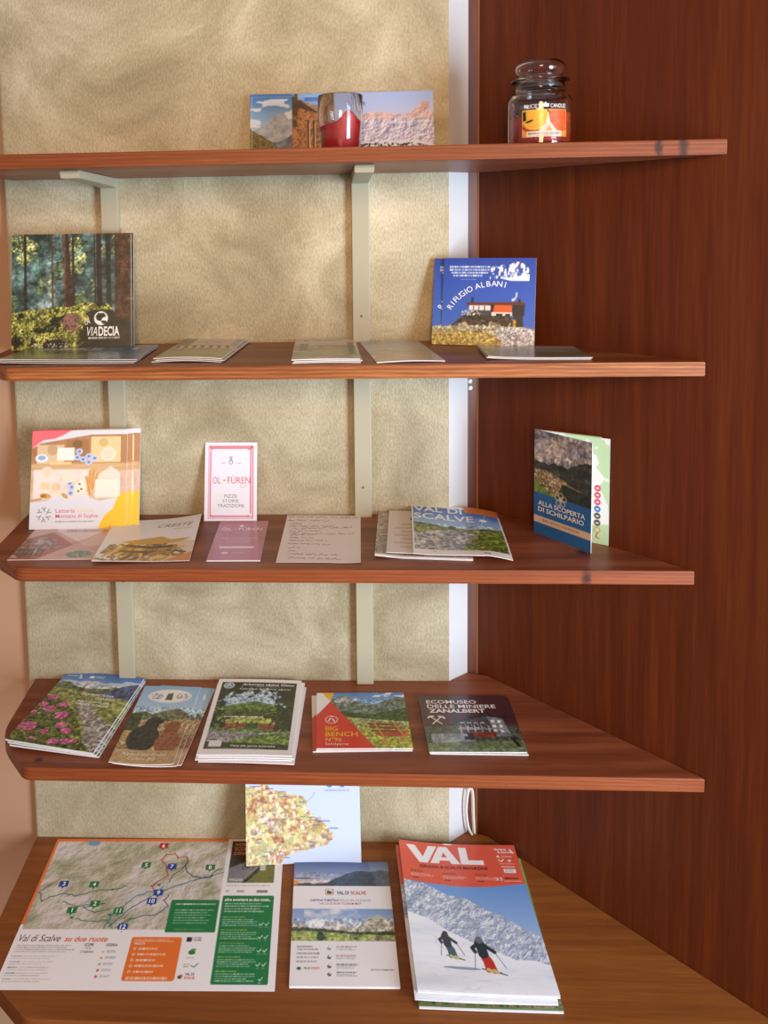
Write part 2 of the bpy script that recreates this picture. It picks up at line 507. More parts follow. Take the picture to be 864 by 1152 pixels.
    def below(s, pts, jag, seed, mm=18.0, oct=5):
        """mask under a jagged skyline through control points"""
        us = [p[0] for p in pts]; vs = [p[1] for p in pts]
        u = s.U[0]; prof = np.interp(u, us, vs)
        x = u * s.w * 1e3 / mm
        prof = prof + (vnoise(x, x * 0 + seed * 1.37, seed, oct, .6) - .5) * jag
        return s.V >= prof[None, :]

    def tex(s, m, cols, mm, seed, oct=5, sx=1.0, sy=1.0, con=1.8, a=1.0, rough=.62):
        t = (s.noise(mm, seed, oct, sx, sy, rough) - .5) * con + .5
        s.put(m, s.pal(t, cols), a)

    def relief(s, m, cols, mm, seed, ang=.6, con=5.0):
        """rock lit from one side: slope of a noise field"""
        n = s.noise(mm, seed, 6, rough=.6)
        gy, gx = np.gradient(n); step = s.w * 1e3 / s.U.shape[1]
        t = .5 + (gx * math.cos(ang) + gy * math.sin(ang)) / step * mm * con * .12
        s.put(m, s.pal(t, cols))

    def photo(s, m, mm, amp, seed=77):
        """fine light-and-dark mottling inside a printed photograph"""
        n = (s.noise(mm, seed, 6, rough=.75) - .5) * 2
        s.img[:] = np.where(m[..., None], np.clip(s.img * (1 + amp * 2 * n[..., None]) , 0, 1), s.img)

    def dots(s, m, n, rmin, rmax, cols, seed=1, squash=1.0, a=1.0):
        rs = np.random.RandomState(seed); H, Wd = s.U.shape; step = s.w * 1e3 / Wd
        ys, xs = np.nonzero(m)
        if len(ys) == 0: return
        for _ in range(n):
            k = rs.randint(len(ys)); r = (rmin + (rmax - rmin) * rs.rand()) / step
            y, x = ys[k], xs[k]; R_ = int(r + 1)
            y0, y1, x0, x1 = max(0, y - R_), min(H, y + R_ + 1), max(0, x - R_), min(Wd, x + R_ + 1)
            yy, xx = np.mgrid[y0:y1, x0:x1]
            k2 = ((yy - y) / max(squash * r, .5)) ** 2 + ((xx - x) / max(r, .5)) ** 2 <= 1
            k2 &= m[y0:y1, x0:x1]
            c = hx(cols[rs.randint(len(cols))]); sub = s.img[y0:y1, x0:x1]
            sub[k2] = sub[k2] * (1 - a) + c * a

    def body(s, u0, v0, u1, v1, n, c, a=.75, seed=3, fill=.5, ragged=.25):
        """lines of body copy too small to read, as runs of words"""
        rs = np.random.RandomState(seed); dv = (v1 - v0) / n
        for i in range(n):
            va = v0 + dv * i; end = u1 - (u1 - u0) * ragged * rs.rand(); u = u0
            while u < end:
                l = (1.5 + 5 * rs.rand()) / (s.w * 1e3)
                s.rect(u, va, min(u + l, end), va + dv * fill, c, a * (.6 + .4 * rs.rand())); u += l + .9 / (s.w * 1e3)

    def text(s, t, u, v, h, w=None, c='#ffffff', al='l', b=0.0, sh=0.0, rot=0.0, sp=1.0):
        s.T.append(dict(t=t, u=u, v=v, h=h, w=w, c=c, al=al, b=b, sh=sh, rot=rot, sp=sp))

    def arc_text(s, t, cu, cv, rmm, a0, a1, h, **k):
        n = len(t)
        for i, ch in enumerate(t):
            a = a0 + (a1 - a0) * i / (n - 1)
            if ch != ' ':
                s.text(ch, cu + rmm * math.sin(a) / (s.w * 1e3), cv - rmm * math.cos(a) / (s.h * 1e3), h, al='c', rot=-a, **k)

    def grid(s):
        k = s.ss; return lin(s.img.reshape(s.ny, k, s.nx, k, 3).mean((1, 3)).clip(0, 1))


_tc = {}
def glyphs(t, b, sh, sp):
    key = (t, b, sh, sp)
    if key not in _tc:
        c = bpy.data.curves.new('t', 'FONT'); c.body = t; c.size = 1.0; c.resolution_u = 3; c.offset = b; c.shear = sh; c.space_character = sp
        o = bpy.data.objects.new('t', c); me = bpy.data.meshes.new_from_object(o)
        v = np.array([x.co[:2] for x in me.vertices]) if len(me.vertices) else np.zeros((0, 2))
        me.calc_loop_triangles()
        f = [tuple(p.vertices) for p in me.loop_triangles]
        bpy.data.objects.remove(o); bpy.data.curves.remove(c); bpy.data.meshes.remove(me)
        _tc[key] = (v, f)
    return _tc[key]


def place(T, w, h):
    gv, gf = glyphs(T['t'], T['b'], T['sh'], T['sp'])
    if len(gv) == 0: return None, None, None
    s = T['h'] * h / CAP; x = gv[:, 0] * s; y = gv[:, 1] * s
    x0, x1 = x.min(), x.max(); sx = T['w'] * w / (x1 - x0) if T['w'] else 1.0
    x = (x - x0) * sx; wd = (x1 - x0) * sx
    if T['al'] == 'c': x = x - wd / 2
    elif T['al'] == 'r': x = x - wd
    cr, sr = math.cos(T['rot']), math.sin(T['rot'])
    return T['u'] + (x * cr - y * sr) / w, T['v'] - (x * sr + y * cr) / h, gf


CAP = None
def sheet_mesh(name, ink, th, surf=None, back=None, edge='#e9e9ec', warp=None):
    """printed sheet: inked grid on top, paper edges, back; lettering 0.12 mm proud; all one mesh with colour attribute 'ink'"""
    global CAP
    if CAP is None:
        hv, _ = glyphs('H', 0.0, 0.0, 1.0); CAP = hv[:, 1].max() - hv[:, 1].min()
    w, h = ink.w, ink.h
    if surf or warp:                           # large letters follow the curve of the paper: ink them into the sheet itself
        for T in [t for t in ink.T if t['h'] * h > .012]:
            ink.T.remove(T); u, v, gf = place(T, w, h)
            for f in gf: ink.tri([(u[i], v[i]) for i in f], T['c'])
    g = ink.grid(); ny, nx = g.shape[:2]
    us = np.linspace(0, 1, nx); vs_ = np.linspace(0, 1, ny)
    UU, VV = np.meshgrid(us, vs_)
    sf = surf if surf else (lambda u, v: np.zeros_like(u))
    def pos(u, v, dz): return np.stack([(u - .5) * w, (1 - v) * h, sf(u, v) + dz], -1)
    top = pos(UU, VV, th).reshape(-1, 3); cols = [g.reshape(-1, 3)]; verts = [top]; n0 = nx * ny
    idx = np.arange(n0).reshape(ny, nx)
    faces = np.stack([idx[1:, :-1], idx[1:, 1:], idx[:-1, 1:], idx[:-1, :-1]], -1).reshape(-1, 4).tolist()
    ring = list(idx[0, :-1]) + list(idx[:-1, -1]) + list(idx[-1, :0:-1]) + list(idx[:0:-1, 0])
    uu, vv = UU.reshape(-1)[ring], VV.reshape(-1)[ring]; m = len(ring)
    ec = lin(hx(edge))
    verts += [pos(uu, vv, th), pos(uu, vv, 0)]; cols.append(np.tile(ec, (2 * m, 1)))
    for k in range(m):
        k2 = (k + 1) % m; faces.append((n0 + k, n0 + k2, n0 + m + k2, n0 + m + k))
    base = n0 + 2 * m
    bc = lin(hx(back if back else edge))
    if surf is None and warp is None:
        verts.append(pos(uu, vv, 0)); cols.append(np.tile(bc, (m, 1))); faces.append(tuple(base + k for k in range(m))); base += m
    else:
        bx, by = max(2, nx // 4), max(2, ny // 4)
        BU, BV = np.meshgrid(np.linspace(0, 1, bx), np.linspace(0, 1, by))
        verts.append(pos(BU, BV, 0).reshape(-1, 3)); cols.append(np.tile(bc, (bx * by, 1)))
        bi = np.arange(bx * by).reshape(by, bx) + base
        faces += np.stack([bi[:-1, :-1], bi[:-1, 1:], bi[1:, 1:], bi[1:, :-1]], -1).reshape(-1, 4).tolist(); base += bx * by
    for T in ink.T:
        u, v, gf = place(T, w, h)
        if u is None: continue
        verts.append(pos(u, v, th + (.0003 if surf else .00012))); cols.append(np.tile(lin(hx(T['c'])), (len(u), 1)))
        faces += [tuple(base + i for i in f) for f in gf]; base += len(u)
    V = np.concatenate(verts); C = np.concatenate(cols)
    if warp: V = warp(V)
    me = bpy.data.meshes.new(name); me.from_pydata(V.tolist(), [], faces)
    at = me.color_attributes.new('ink', 'FLOAT_COLOR', 'POINT')
    at.data.foreach_set('color', np.concatenate([C, np.ones((len(C), 1))], 1).astype(np.float32).ravel())
    if surf or warp:
        sm = np.ones(len(me.polygons), bool); sm[(nx - 1) * (ny - 1):(nx - 1) * (ny - 1) + m] = False
        me.polygons.foreach_set('use_smooth', sm)
    return me


def pages_mesh(w, h, th, layers=5, inset=.0006, surf=None, sk=0.0):
    """block of pages: thin leaves, every other one a hair shorter"""
    ink = Ink(w, h, cell=max(w, h) / 14, ss=1)
    vs, fs = [], []
    n = 13
    sf = surf if surf else (lambda u, v: np.zeros_like(u))
    for i in range(layers):
        z0 = th * i / layers; z1 = th * (i + 1) / layers * .97 + z0 * .03; ins = inset * (1 + (i % 2))
        b = len(vs); per = []
        for k in range(n): per.append((k / n, 0))
        for k in range(n): per.append((1, k / n))
        for k in range(n): per.append((1 - k / n, 1))
        for k in range(n): per.append((0, 1 - k / n))
        U = np.array([p[0] for p in per]); V = np.array([p[1] for p in per])
        X = (U - .5) * (w - 2 * ins); Y = ins + (1 - V) * (h - 2 * ins); Z = sf(U, V)
        frac = lambda z: z
        m = len(per)
        for zz in (z0, z1):
            vs += [(x, y, s_ * (zz / th if sk else 1) + zz) for x, y, s_ in zip(X, Y, Z)]
        for k in range(m):
            k2 = (k + 1) % m; fs.append((b + k2, b + k, b + m + k, b + m + k2))
        gx = 8
    # flat lids
        if surf is None: fs.append(tuple(b + k for k in range(m))); fs.append(tuple(b + m + k for k in range(m))[::-1])
    me = bpy.data.meshes.new('page_block'); me.from_pydata(vs, [], fs); return me


def leaflet(name, ink, th, mat, loc, yaw=0., tilt=0., surf=None, edge='#e9e9ec', back=None):
    me = sheet_mesh(name, ink, th, surf, back, edge)
    o = link(name, me, MAT[mat]); o.location = loc; o.rotation_euler = (R(tilt), 0, R(yaw)); return o


def booklet(name, ink, th, mat, loc, yaw=0., tilt=0., surf=None, edge='#e9e9ec', layers=5, back='#d8d8dc'):
    root = empty(name, loc, (R(tilt), 0, R(yaw)))
    cv = .0005
    c = link('front_cover', sheet_mesh('front_cover', ink, cv, surf, None, edge), MAT[mat], root); c.location = (0, 0, th - cv)
    p = link('page_block', pages_mesh(ink.w, ink.h, th - 2 * cv - .0001, layers, surf=surf), MAT['paper_edge'], root); p.location = (0, 0, cv)
    bi = Ink(ink.w, ink.h, back, cell=.02, ss=1)
    b = link('back_cover', sheet_mesh('back_cover', bi, cv, surf, None, edge), MAT[mat], root)
    return root


def dup(root, loc, yaw, tilt=0.):
    r = root.copy(); COL.objects.link(r); r.location = loc; r.rotation_euler = (R(tilt), 0, R(yaw))
    for ch in root.children:
        c = ch.copy(); COL.objects.link(c); c.parent = r
    return r


def stack(root, n, step, jit, seed, labels, cat, group, order='down'):
    """root is the topmost copy; the others lie below it"""
    rs = random.Random(seed); base = Vector(root.location); yaw = math.degrees(root.rotation_euler.z)
    tag(root, labels[0], cat, group)
    out = [root]
    for i in range(1, n):
        j = jit[i - 1]
        o = dup(root, base + Vector((j[0], j[1], -step * i)), yaw + j[2])
        tag(o, labels[i], cat, group); out.append(o)
    return out

S1, S2, S3, S4, S5 = [z + .0003 for z in SZ]

# ================================================================== bottom counter
# ---- cycling map, A3
k = Ink(.42, .297, '#f1eef2', cell=.00115)
mapm = k.rng(.012, .0, .757, .645)
k.rect(0, 0, .757, .62, '#e8763a')
mapm = k.rng(.0125, .022, .757, .648)
n1 = k.noise(34, 5, 6, 1.25, 1.0, .6); ridge = 1 - np.abs(n1 - .5) * 2
k.put(mapm, k.pal(np.clip((n1 - .5) * 1.9 + .5, 0, 1), ['#97987c', '#adac90', '#c0bba6', '#cfc7bd', '#ddd4d2', '#d3c8d0']))
gy, gx = np.gradient(k.noise(26, 8, 6, 1.1, 1.0, .58)); sh = np.clip((gx * .8 + gy * .6) * 60, -1, 1)
k.put(mapm & (sh > 0), '#f3ecef', .55 * np.abs(sh)); k.put(mapm & (sh < 0), '#6d6a58', .42 * np.abs(sh))
k.ell(.17, .035, 11, 6, '#6f9fc6')
k.put(mapm & k.emask(.44, .40, 40, 6, -.35), '#cfd2d0', .7)
for pts, c, wd in (
    ([(.06, .35), (.02, .40), (.045, .47), (.07, .44), (.12, .41), (.17, .43), (.21, .42), (.26, .385), (.33, .38), (.37, .36)], '#2f6e5a', 1.3),
    ([(.13, .46), (.18, .50), (.24, .49), (.30, .48), (.22, .51), (.27, .54), (.33, .52)], '#2f6e5a', 1.2),
    ([(.20, .58), (.26, .60), (.33, .59), (.36, .64)], '#2f7a4a', 1.2),
    ([(.33, .64), (.345, .56), (.36, .52), (.40, .46), (.43, .42), (.47, .40), (.53, .385), (.60, .34), (.66, .31), (.72, .28)], '#3c7f9a', 1.6),
    ([(.345, .64), (.37, .58), (.40, .53), (.44, .47), (.50, .41), (.52, .36)], '#2e5f8c', 1.3),
    ([(.37, .645), (.40, .60), (.44, .57), (.52, .55), (.56, .50), (.53, .46), (.55, .42)], '#27406e', 1.2),
    ([(.49, .40), (.47, .36), (.49, .33), (.53, .28), (.50, .20), (.485, .16), (.50, .12), (.54, .12), (.55, .15), (.59, .14), (.60, .18)], '#b0302c', 1.4),
    ([(.60, .18), (.59, .22), (.61, .27), (.66, .30), (.70, .30), (.72, .25), (.745, .23)], '#27406e', 1.3),
    ([(.60, .18), (.58, .24), (.55, .28), (.54, .33)], '#27406e', 1.1),
    ([(.70, .30), (.73, .27), (.755, .26)], '#2f7a4a', 1.1)):
    rs = np.random.RandomState(len(pts) + int(pts[0][0] * 100)); q = []
    for (a, b), (c2, d2) in zip(pts[:-1], pts[1:]):
        for t in np.linspace(0, 1, 5)[:-1]: q.append((a + (c2 - a) * t + rs.uniform(-.004, .004), b + (d2 - b) * t + rs.uniform(-.006, .006)))
    k.line(q + [pts[-1]], wd * 1.25, c)
G_, B_, R_ = '#237a44', '#23479a', '#b3202f'
for num, u, v, c in (('6', .478, .055, R_), ('5', .425, .205, G_), ('7', .535, .215, B_), ('8', .697, .222, G_), ('3', .107, .345, B_), ('4', .233, .348, G_),
                     ('9', .505, .405, B_), ('10', .487, .463, B_), ('2', .262, .482, G_), ('1', .180, .525, G_), ('11', .365, .528, G_), ('12', .400, .632, B_)):
    k.rrect(u - .019, v - .021, u + .019, v + .021, 1.2, c); k.poly([(u - .007, v + .018), (u + .007, v + .018), (u, v + .036)], c)
    k.text(num, u, v + .013, .026, None, '#ffffff', 'c', .02)
for u, v in ((.19, .575), (.315, .385), (.50, .352), (.335, .555)): k.ell(u, v, 3, 2.2, G_)
# right-hand column
k.rect(.757, .0, 1, .645, '#f1eef2')
ph = k.rng(.775, .018, .967, .335)
k.tex(ph, ['#3a4030', '#4b4c3c', '#2c2f26', '#5a5a48'], 16, 4)
k.poly([(.775, .23), (.85, .175), (.925, .17), (.90, .22), (.835, .335), (.775, .335)], '#85868a'); k.put(ph & k.below([(.775, 1), (.85, .34), (.93, .20), (.967, .2)], .02, 3) , k.pal(k.noise(8, 5), ['#5f6a34', '#7a7b45', '#4c5230']))
k.put(ph & (k.V < .17), k.pal(k.noise(9, 6), ['#26221d', '#4a4034', '#6d5d49']))
k.rect(.905, .20, .93, .245, '#c2c6c8')
for u in (.842, .868): k.put(k.emask(u, .225, 5, 4.2) & ~k.emask(u, .225, 4.1, 3.3), '#15151a')
k.line([(.842, .22), (.853, .195), (.866, .2), (.868, .225)], .9, '#15151a'); k.line([(.855, .165), (.85, .19), (.858, .205)], 2.6, '#2a2a30'); k.ell(.858, .148, 2.2, 2.4, '#c4443e'); k.line([(.853, .17), (.866, .188)], 1.4, '#c9957a')
k.text('VORREI', .790, .058, .024, .085, '#d98f6e', b=.02); k.text('SCOPRIRE', .790, .092, .024, .10, '#d98f6e', b=.02); k.text('DENTRO', .790, .126, .024, .085, '#d98f6e', b=.02)
k.text('IMAGNA', .785, .322, .018, .055, '#ffffff')
k.body(.775, .352, .965, .366, 1, '#777777', .5, 5); k.rect(.775, .388, .79, .402, '#9a9a9a', .6); k.rect(.82, .388, .85, .402, '#777777', .6); k.rect(.90, .386, .945, .404, '#555555', .7)
k.rrect(.768, .425, .973, .965, 3, '#1f7a43')
k.text('altre avventure su due ruote...', .778, .462, .021, .185, '#ffffff', b=.015, sh=.2)
k.body(.78, .475, .965, .545, 4, '#e9f3ea', .8, 8, .45)
for i in range(5):
    v = .565 + i * .081
    k.body(.78, v, .88, v + .012, 1, '#b8c85e', .9, 20 + i); k.body(.78, v + .016, .925, v + .066, 4, '#e9f3ea', .75, 30 + i, .45)
    for u in (.932, .953) if i < 4 else (.945,):
        k.line([(u - .008, v + .045), (u - .002, v + .055), (u + .007, v + .036)], 1.1, '#f4f8f3'); k.body(u - .008, v + .064, u + .008, v + .072, 1, '#ffffff', .6, i)
k.rrect(.565, .455, .757, .665, 1.5, '#1f7a43')
k.rect(.757, .44, .768, .67, '#f1eef2')
k.body(.585, .478, .745, .490, 1, '#f2f7f2', .95, 11, .9, .05)
k.body(.588, .52, .745, .62, 6, '#d7ead9', .75, 12, .4); k.body(.60, .645, .745, .655, 1, '#b8c85e', .8, 13)
k.rect(0, .648, .56, .66, '#f1eef2')
# lower panel
k.text('Val di Scalve', .018, .725, .041, .158, '#3c3c40', sh=.25)
k.text('su due ruote', .192, .725, .032, .165, '#e0682f', b=.018, sh=.25)
k.body(.02, .745, .255, .795, 4, '#8b8b90', .75, 14, .5)
for i in range(5):
    v = .81 + i * .032; k.body(.02, v, .06, v + .009, 1, '#3f3f45', .9, 40 + i); k.body(.062, v, .205, v + .009, 1, '#96969c', .7, 50 + i); k.body(.02, v + .013, .17, v + .022, 1, '#96969c', .7, 60 + i)
k.text('SCOPRI', .292, .752, .016, .034, '#3c3c40', 'c', .02); k.text('TUTTI', .292, .772, .013, .022, '#3c3c40', 'c'); k.text("L'ITINERARIO", .292, .793, .013, .05, '#3c3c40', 'c')
k.text('LEGENDA', .378, .752, .015, .042, '#3c3c40', 'c', .02)
for i, c in enumerate(('#c9c9cc', '#e8a06a', '#9fb7a5', '#cf5c3c', '#cf5c3c')):
    v = .785 + i * .035; k.ell(.353, v, 2.2, 2.2, c); k.body(.366, v - .008, .406, v + .006, 2, '#6a6a70', .8, 70 + i)
k.rrect(.447, .695, .637, .948, 4, '#e8742f')
k.text('PRENOTA', .462, .742, .012, .04, '#ffffff'); k.body(.458, .708, .625, .727, 2, '#fbe3d3', .9, 15, .6)
for i in range(5):
    v = .765 + i * .033; k.ell(.468, v, 2.3, 2.3, '#f7e9df'); k.ell(.468, v, 1.3, 1.3, '#e8742f'); k.body(.482, v - .006, .59 if i % 2 else .555, v + .007, 1, '#fdeee3', .85, 80 + i, .9, .1)
k.body(.462, .925, .62, .942, 1, '#fdeee3', .85, 16, .9)
k.rect(.655, .695, .675, .722, '#2d2d33'); k.body(.68, .695, .715, .722, 2, '#55555c', .9, 17)
k.ell(.683, .785, 5.5, 4, '#2f7a3c'); k.ell(.688, .770, 4, 2.2, '#5f9a4a'); k.body(.667, .815, .70, .822, 1, '#666666', .7, 18)
k.body(.66, .853, .685, .875, 2, '#3d8a4a', .8, 19); k.line([(.69, .862), (.70, .87), (.712, .85)], 1.6, '#3d8a4a')
k.ell(.655, .925, 3.5, 3, '#2f5f34'); k.ell(.660, .918, 2, 2, '#d3552c'); k.text('VAL DI', .672, .918, .014, .034, '#33333a', b=.02); k.text('SCALVE', .672, .938, .014, .038, '#d3552c', b=.02)
o = leaflet('map_sheet', k, .0004, 'matte', (-.3150, -.3002, S5), 1.0)
tag(o, 'large white cycling map sheet with orange border and numbered pins on the counter', 'map')

# ---- tourist map leaflet
k = Ink(.1643, .2356, '#efecef')
t = k.rng(0, 0, 1, .225)
k.grad(0, 0, 1, .225, ['#4a5f8c', '#6f83ab', '#a3aac2', '#c9bfc8'])
k.put(t & k.below([(0, .158), (.15, .155), (.3, .175), (.45, .185), (1, .19)], .01, 4), k.pal(k.noise(20, 3, 4, 3, .6), ['#c3b8c0', '#d7cdd0', '#b0a8b5']))
k.put(t & k.below([(.34, .2), (.42, .165), (.55, .115), (.68, .085), (.8, .10), (.9, .075), (1, .09)], .03, 9, 12), k.pal(k.noise(8, 5), ['#33404f', '#3f4d5e', '#2b3644']))
k.put(t & k.below([(.0, .155), (.1, .15), (.25, .158), (.3, .18)], .012, 19, 7) & (k.V < .163), '#54627a')
k.rect(0, .175, .05, .215, '#e28a3e')
k.poly([(.78, 0), (1, 0), (1, .225), (.86, .225)], '#c3cbd6', .18)
k.rrect(.33, .250, .415, .300, 1, '#d3552c'); k.rrect(.338, .254, .407, .296, 1, '#efecef'); k.ell(.372, .282, 4.6, 3, '#2f6a3a'); k.ell(.36, .272, 2.4, 2, '#2f6a3a')
k.text('VAL DI', .445, .298, .028, .125, '#3a4652', b=.03); k.text('SCALVE', .59, .298, .028, .155, '#d3552c', b=.03)
k.text('CARTINA TURISTICA', .175, .358, .019, .29, '#4a5b78', b=.02); k.text('DELLA VAL DI SCALVE', .475, .358, .019, .31, '#7d8ca4')
k.text('VAL DI SCALVE TOURISM MAP', .27, .385, .017, .42, '#c4574a', b=.01)
p = k.rng(.0, .42, 1, .675)
k.grad(0, .42, 1, .675, ['#7f9fd0', '#a9bcd8', '#dfe3ea'], p)
cl = k.noise(26, 12, 5, 1.8, 1); k.put(p & (cl > .47) & (k.U > .12), '#e9e8ea', np.clip((cl - .47) * 6, 0, .95))
k.put(p & k.below([(0, .53), (.12, .555), (.2, .58), (.4, .575), (.55, .55), (.65, .565), (.75, .5), (.85, .47), (1, .52)], .03, 5, 14), k.pal(k.noise(7, 8), ['#c9c3b8', '#e1dbd0', '#a9a594', '#b9b29f']))
k.put(p & k.below([(.62, .6), (.72, .52), (.82, .475), (.92, .53), (1, .58)], .03, 6, 10), k.pal(k.noise(5, 9), ['#a29c8c', '#c7c0b1', '#8d8a74']))
k.put(p & k.below([(0, .568), (.2, .575), (.4, .59), (.6, .605), (1, .60)], .022, 7, 3), k.pal(k.noise(4, 2), ['#33402a', '#46553a', '#28331f']))
k.put(p & k.below([(0, .598), (.3, .605), (.6, .625), (1, .63)], .008, 8, 10), k.pal(k.noise(14, 3, 4, 2, .6), ['#8a9a4c', '#a2ae5e', '#76883e']))
k.ell(.285, .645, 7, 7, '#3a4a2a'); k.ell(.285, .625, 4, 5, '#3a4a2a'); k.ell(.62, .655, 4, 2, '#3f4326')
k.put(p & k.below([(.68, .68), (.78, .63), (1, .66)], .02, 10, 8), k.pal(k.noise(4, 13), ['#a7a389', '#8b8a62', '#c1bcab']))
k.photo(p & (k.V > .50), 5, .45); k.photo(t & (k.V > .1), 6, .25); k.text('INFOPOINT', .06, .725, .011, .15, '#55555c', b=.02); k.text('VAL DI SCALVE', .06, .745, .011, .20, '#55555c', b=.02)
k.body(.06, .762, .28, .775, 1, '#6d6d76', .8, 2, .9, .05); k.body(.06, .79, .27, .803, 1, '#8b8b96', .8, 3, .9, .05); k.body(.06, .82, .26, .833, 1, '#8b8b96', .8, 4, .9, .05)
k.ell(.085, .875, 3.2, 2.6, '#2f5f34'); k.text('VAL DI', .125, .882, .014, .06, '#33333a', b=.02); k.text('SCALVE', .195, .882, .014, .08, '#d3552c', b=.02)
for i, v in enumerate((.73, .795, .86, .915)):
    k.ell(.365, v, 3, 3.2, '#4a4a52' if i else '#8b96a3'); k.ell(.37, v - .006, 1.7, 1.4, '#efecef')
    k.body(.43, v - .018, .63, v - .008, 1, '#b45b50' if i < 2 else '#55555c', .9, 5 + i, .9, .1); k.body(.43, v - .004, .62, v + .018, 2, '#8b8b96', .7, 15 + i, .6)
k.body(.745, .878, .955, .888, 1, '#77777f', .8, 9, .9, .0)
root = booklet('tourist_map', k, .0035, 'gloss', (-.0020, -.2898, S5), .9, layers=4)
tag(root, 'white folded tourist map with two landscape photos lying on the counter', 'leaflet')

# ---- white map sheet standing under the fourth shelf
k = Ink(.203, .200, '#c6d3ea')
v0 = .30
land = ~k.below([(0, 0), (1, 0)], 0, 1)
us = k.U; edge_r = np.interp(k.V, [.30, .37, .40, .44, .52, .60, .68, .74, .80, .84, .88, .92, 1.0], [.17, .22, .36, .50, .53, .60, .70, .74, .76, .70, .55, .36, .28])
edge_r = edge_r + (k.noise(9, 31, 5) - .5) * .10
land = (us < edge_r) & (k.V > .335 + (k.noise(12, 33, 4) - .5) * .05 - .1 * (us > .1) * 0)
nn = k.noise(13, 35, 6, rough=.62)
k.put(land, k.pal(np.clip((nn - .5) * 2.2 + .5, 0, 1), ['#a87458', '#d0a477', '#dfcb94', '#e3d8ac', '#cdb5b0', '#bd8d72'])); k.photo(land, 5, .35)
k.put(land & (k.noise(6, 37, 5) > .60), '#a8795f', .65)
k.put(land & (k.noise(15, 39, 4) > .58), '#bfc27e', .5)
k.line([(0, .90), (.12, .90), (.24, .87), (.33, .83), (.42, .78)], 2.2, '#a8c99a'); k.line([(.05, .95), (.2, .99)], 1.6, '#a8c99a')
k.poly([(.44, .45), (.46, .44), (.50, .58), (.55, .66), (.47, .62)], '#cfcd78')
k.line([(.50, .50), (.55, .47), (.59, .43), (.60, .40)], .8, '#6f8f9a'); k.line([(.46, .44), (.52, .56), (.57, .65)], .9, '#d8d870')
rs = np.random.RandomState(4)
for _ in range(46):
    u, v = rs.uniform(.02, .72), rs.uniform(.36, .97)
    if u < np.interp(v, [.36, .44, .6, .8, .97], [.3, .46, .6, .72, .3]): k.rect(u, v, u + rs.uniform(.03, .06), v + .008, '#5566a0', .75)
for u, v in ((.17, .36), (.19, .40), (.30, .43), (.56, .63), (.66, .64), (.73, .70), (.55, .99), (.05, .335)): k.rect(u, v, u + .075, v + .009, '#5566a0', .8); k.ell(u - .012, v + .004, .8, .8, '#333344')
k.ell(.735, .330, 6, 6.5, '#3f7fcf'); k.ell(.845, .330, 6, 6.5, '#3f7fcf')
k.text('GRAPHICSCALVE', .80, .395, .017, .22, '#7f93c0', 'c'); k.body(.74, .403, .86, .412, 1, '#9fb0d3', .8, 8)
o = leaflet('map_card', k, .0008, 'gloss', (-.0716, -.0560, S5 + .0009), 2.8, 79.5, surf=lambda u, v: .004 * (1 - 2 * u) ** 2 * (.4 + .6 * v) + .0)
tag(o, 'white map sheet with yellow relief standing upright under the fourth shelf', 'map')

# ---- ski magazines
k = Ink(.205, .285, '#cfd9ec', cell=.00095)
k.grad(0, 0, 1, 1, ['#5e8fd6', '#6f9ee0', '#9dbbe6', '#c3d3ee'])
def band(u): return np.interp(u, [0, .2, .45, .7, 1], [.300, .318, .335, .330, .300])
mt = k.below([(0, .30), (.1, .315), (.2, .335), (.35, .40), (.5, .43), (.65, .50), (.8, .56), (.9, .62), (1, .66)], .05, 12, 16)
k.relief(mt, ['#8797b4', '#a3b1ca', '#c3cde0', '#dfe6f1', '#eef2f8'], 24, 14, .9, 5)
k.put(mt & (k.noise(7, 18, 5) > .60), '#8292ae', .5)
sn = k.below([(0, .52), (.15, .56), (.3, .635), (.45, .70), (.6, .745), (.75, .80), (.9, .80), (1, .83)], .02, 5, 30)
k.put(sn, k.pal(k.noise(45, 6, 4, 2, .5), ['#d3dcee', '#e5ebf6', '#f2f5fb', '#dbe3f2']))
k.put(sn & (np.abs(k.noise(28, 26, 3, 3, .8) - .5) < .012), '#bcc9e0', .3)
k.put(sn & k.emask(.35, .855, 28, 2.2, .05), '#7f8db0', .85)
k.put(k.V < band(k.U), '#dd5c46'); k.put((k.V < band(k.U)) & (k.noise(60, 3) > .55), '#e3674f', .5)
LW = '#f2f1f8'
k.poly([(.06, .03), (.135, .03), (.192, .118), (.248, .03), (.322, .03), (.225, .165), (.158, .165)], LW)
k.poly([(.338, .03), (.408, .03), (.50, .165), (.425, .165), (.410, .140), (.334, .140), (.319, .165), (.246, .165)], LW); k.poly([(.372, .074), (.396, .115), (.348, .115)], '#dd5c46')
k.poly([(.505, .03), (.573, .03), (.573, .130), (.700, .130), (.700, .165), (.505, .165)], LW)
k.text('SERIANA & SCALVE MAGAZINE', .15, .203, .021, .57, '#3a1f2a', b=.012)
for u, v in ((.07, .225), (.33, .235), (.60, .235)):
    k.body(u, v, u + .12, v + .018, 2, '#6b2730', .9, int(u * 50), .55); k.body(u, v + .024, u + .21, v + .048, 3, '#f6cfc6', .8, int(u * 70), .5); k.body(u + .01, v + .052, u + .06, v + .060, 1, '#4a1a22', .95, 3, .95, 0)
k.text('Seriana', .82, .045, .018, .10, '#f6f1f4', b=.02); k.text('& Scalve', .84, .068, .018, .10, '#f6f1f4', b=.02); k.line([(.945, .04), (.96, .055), (.95, .062), (.972, .066)], 3, '#f6f1f4')
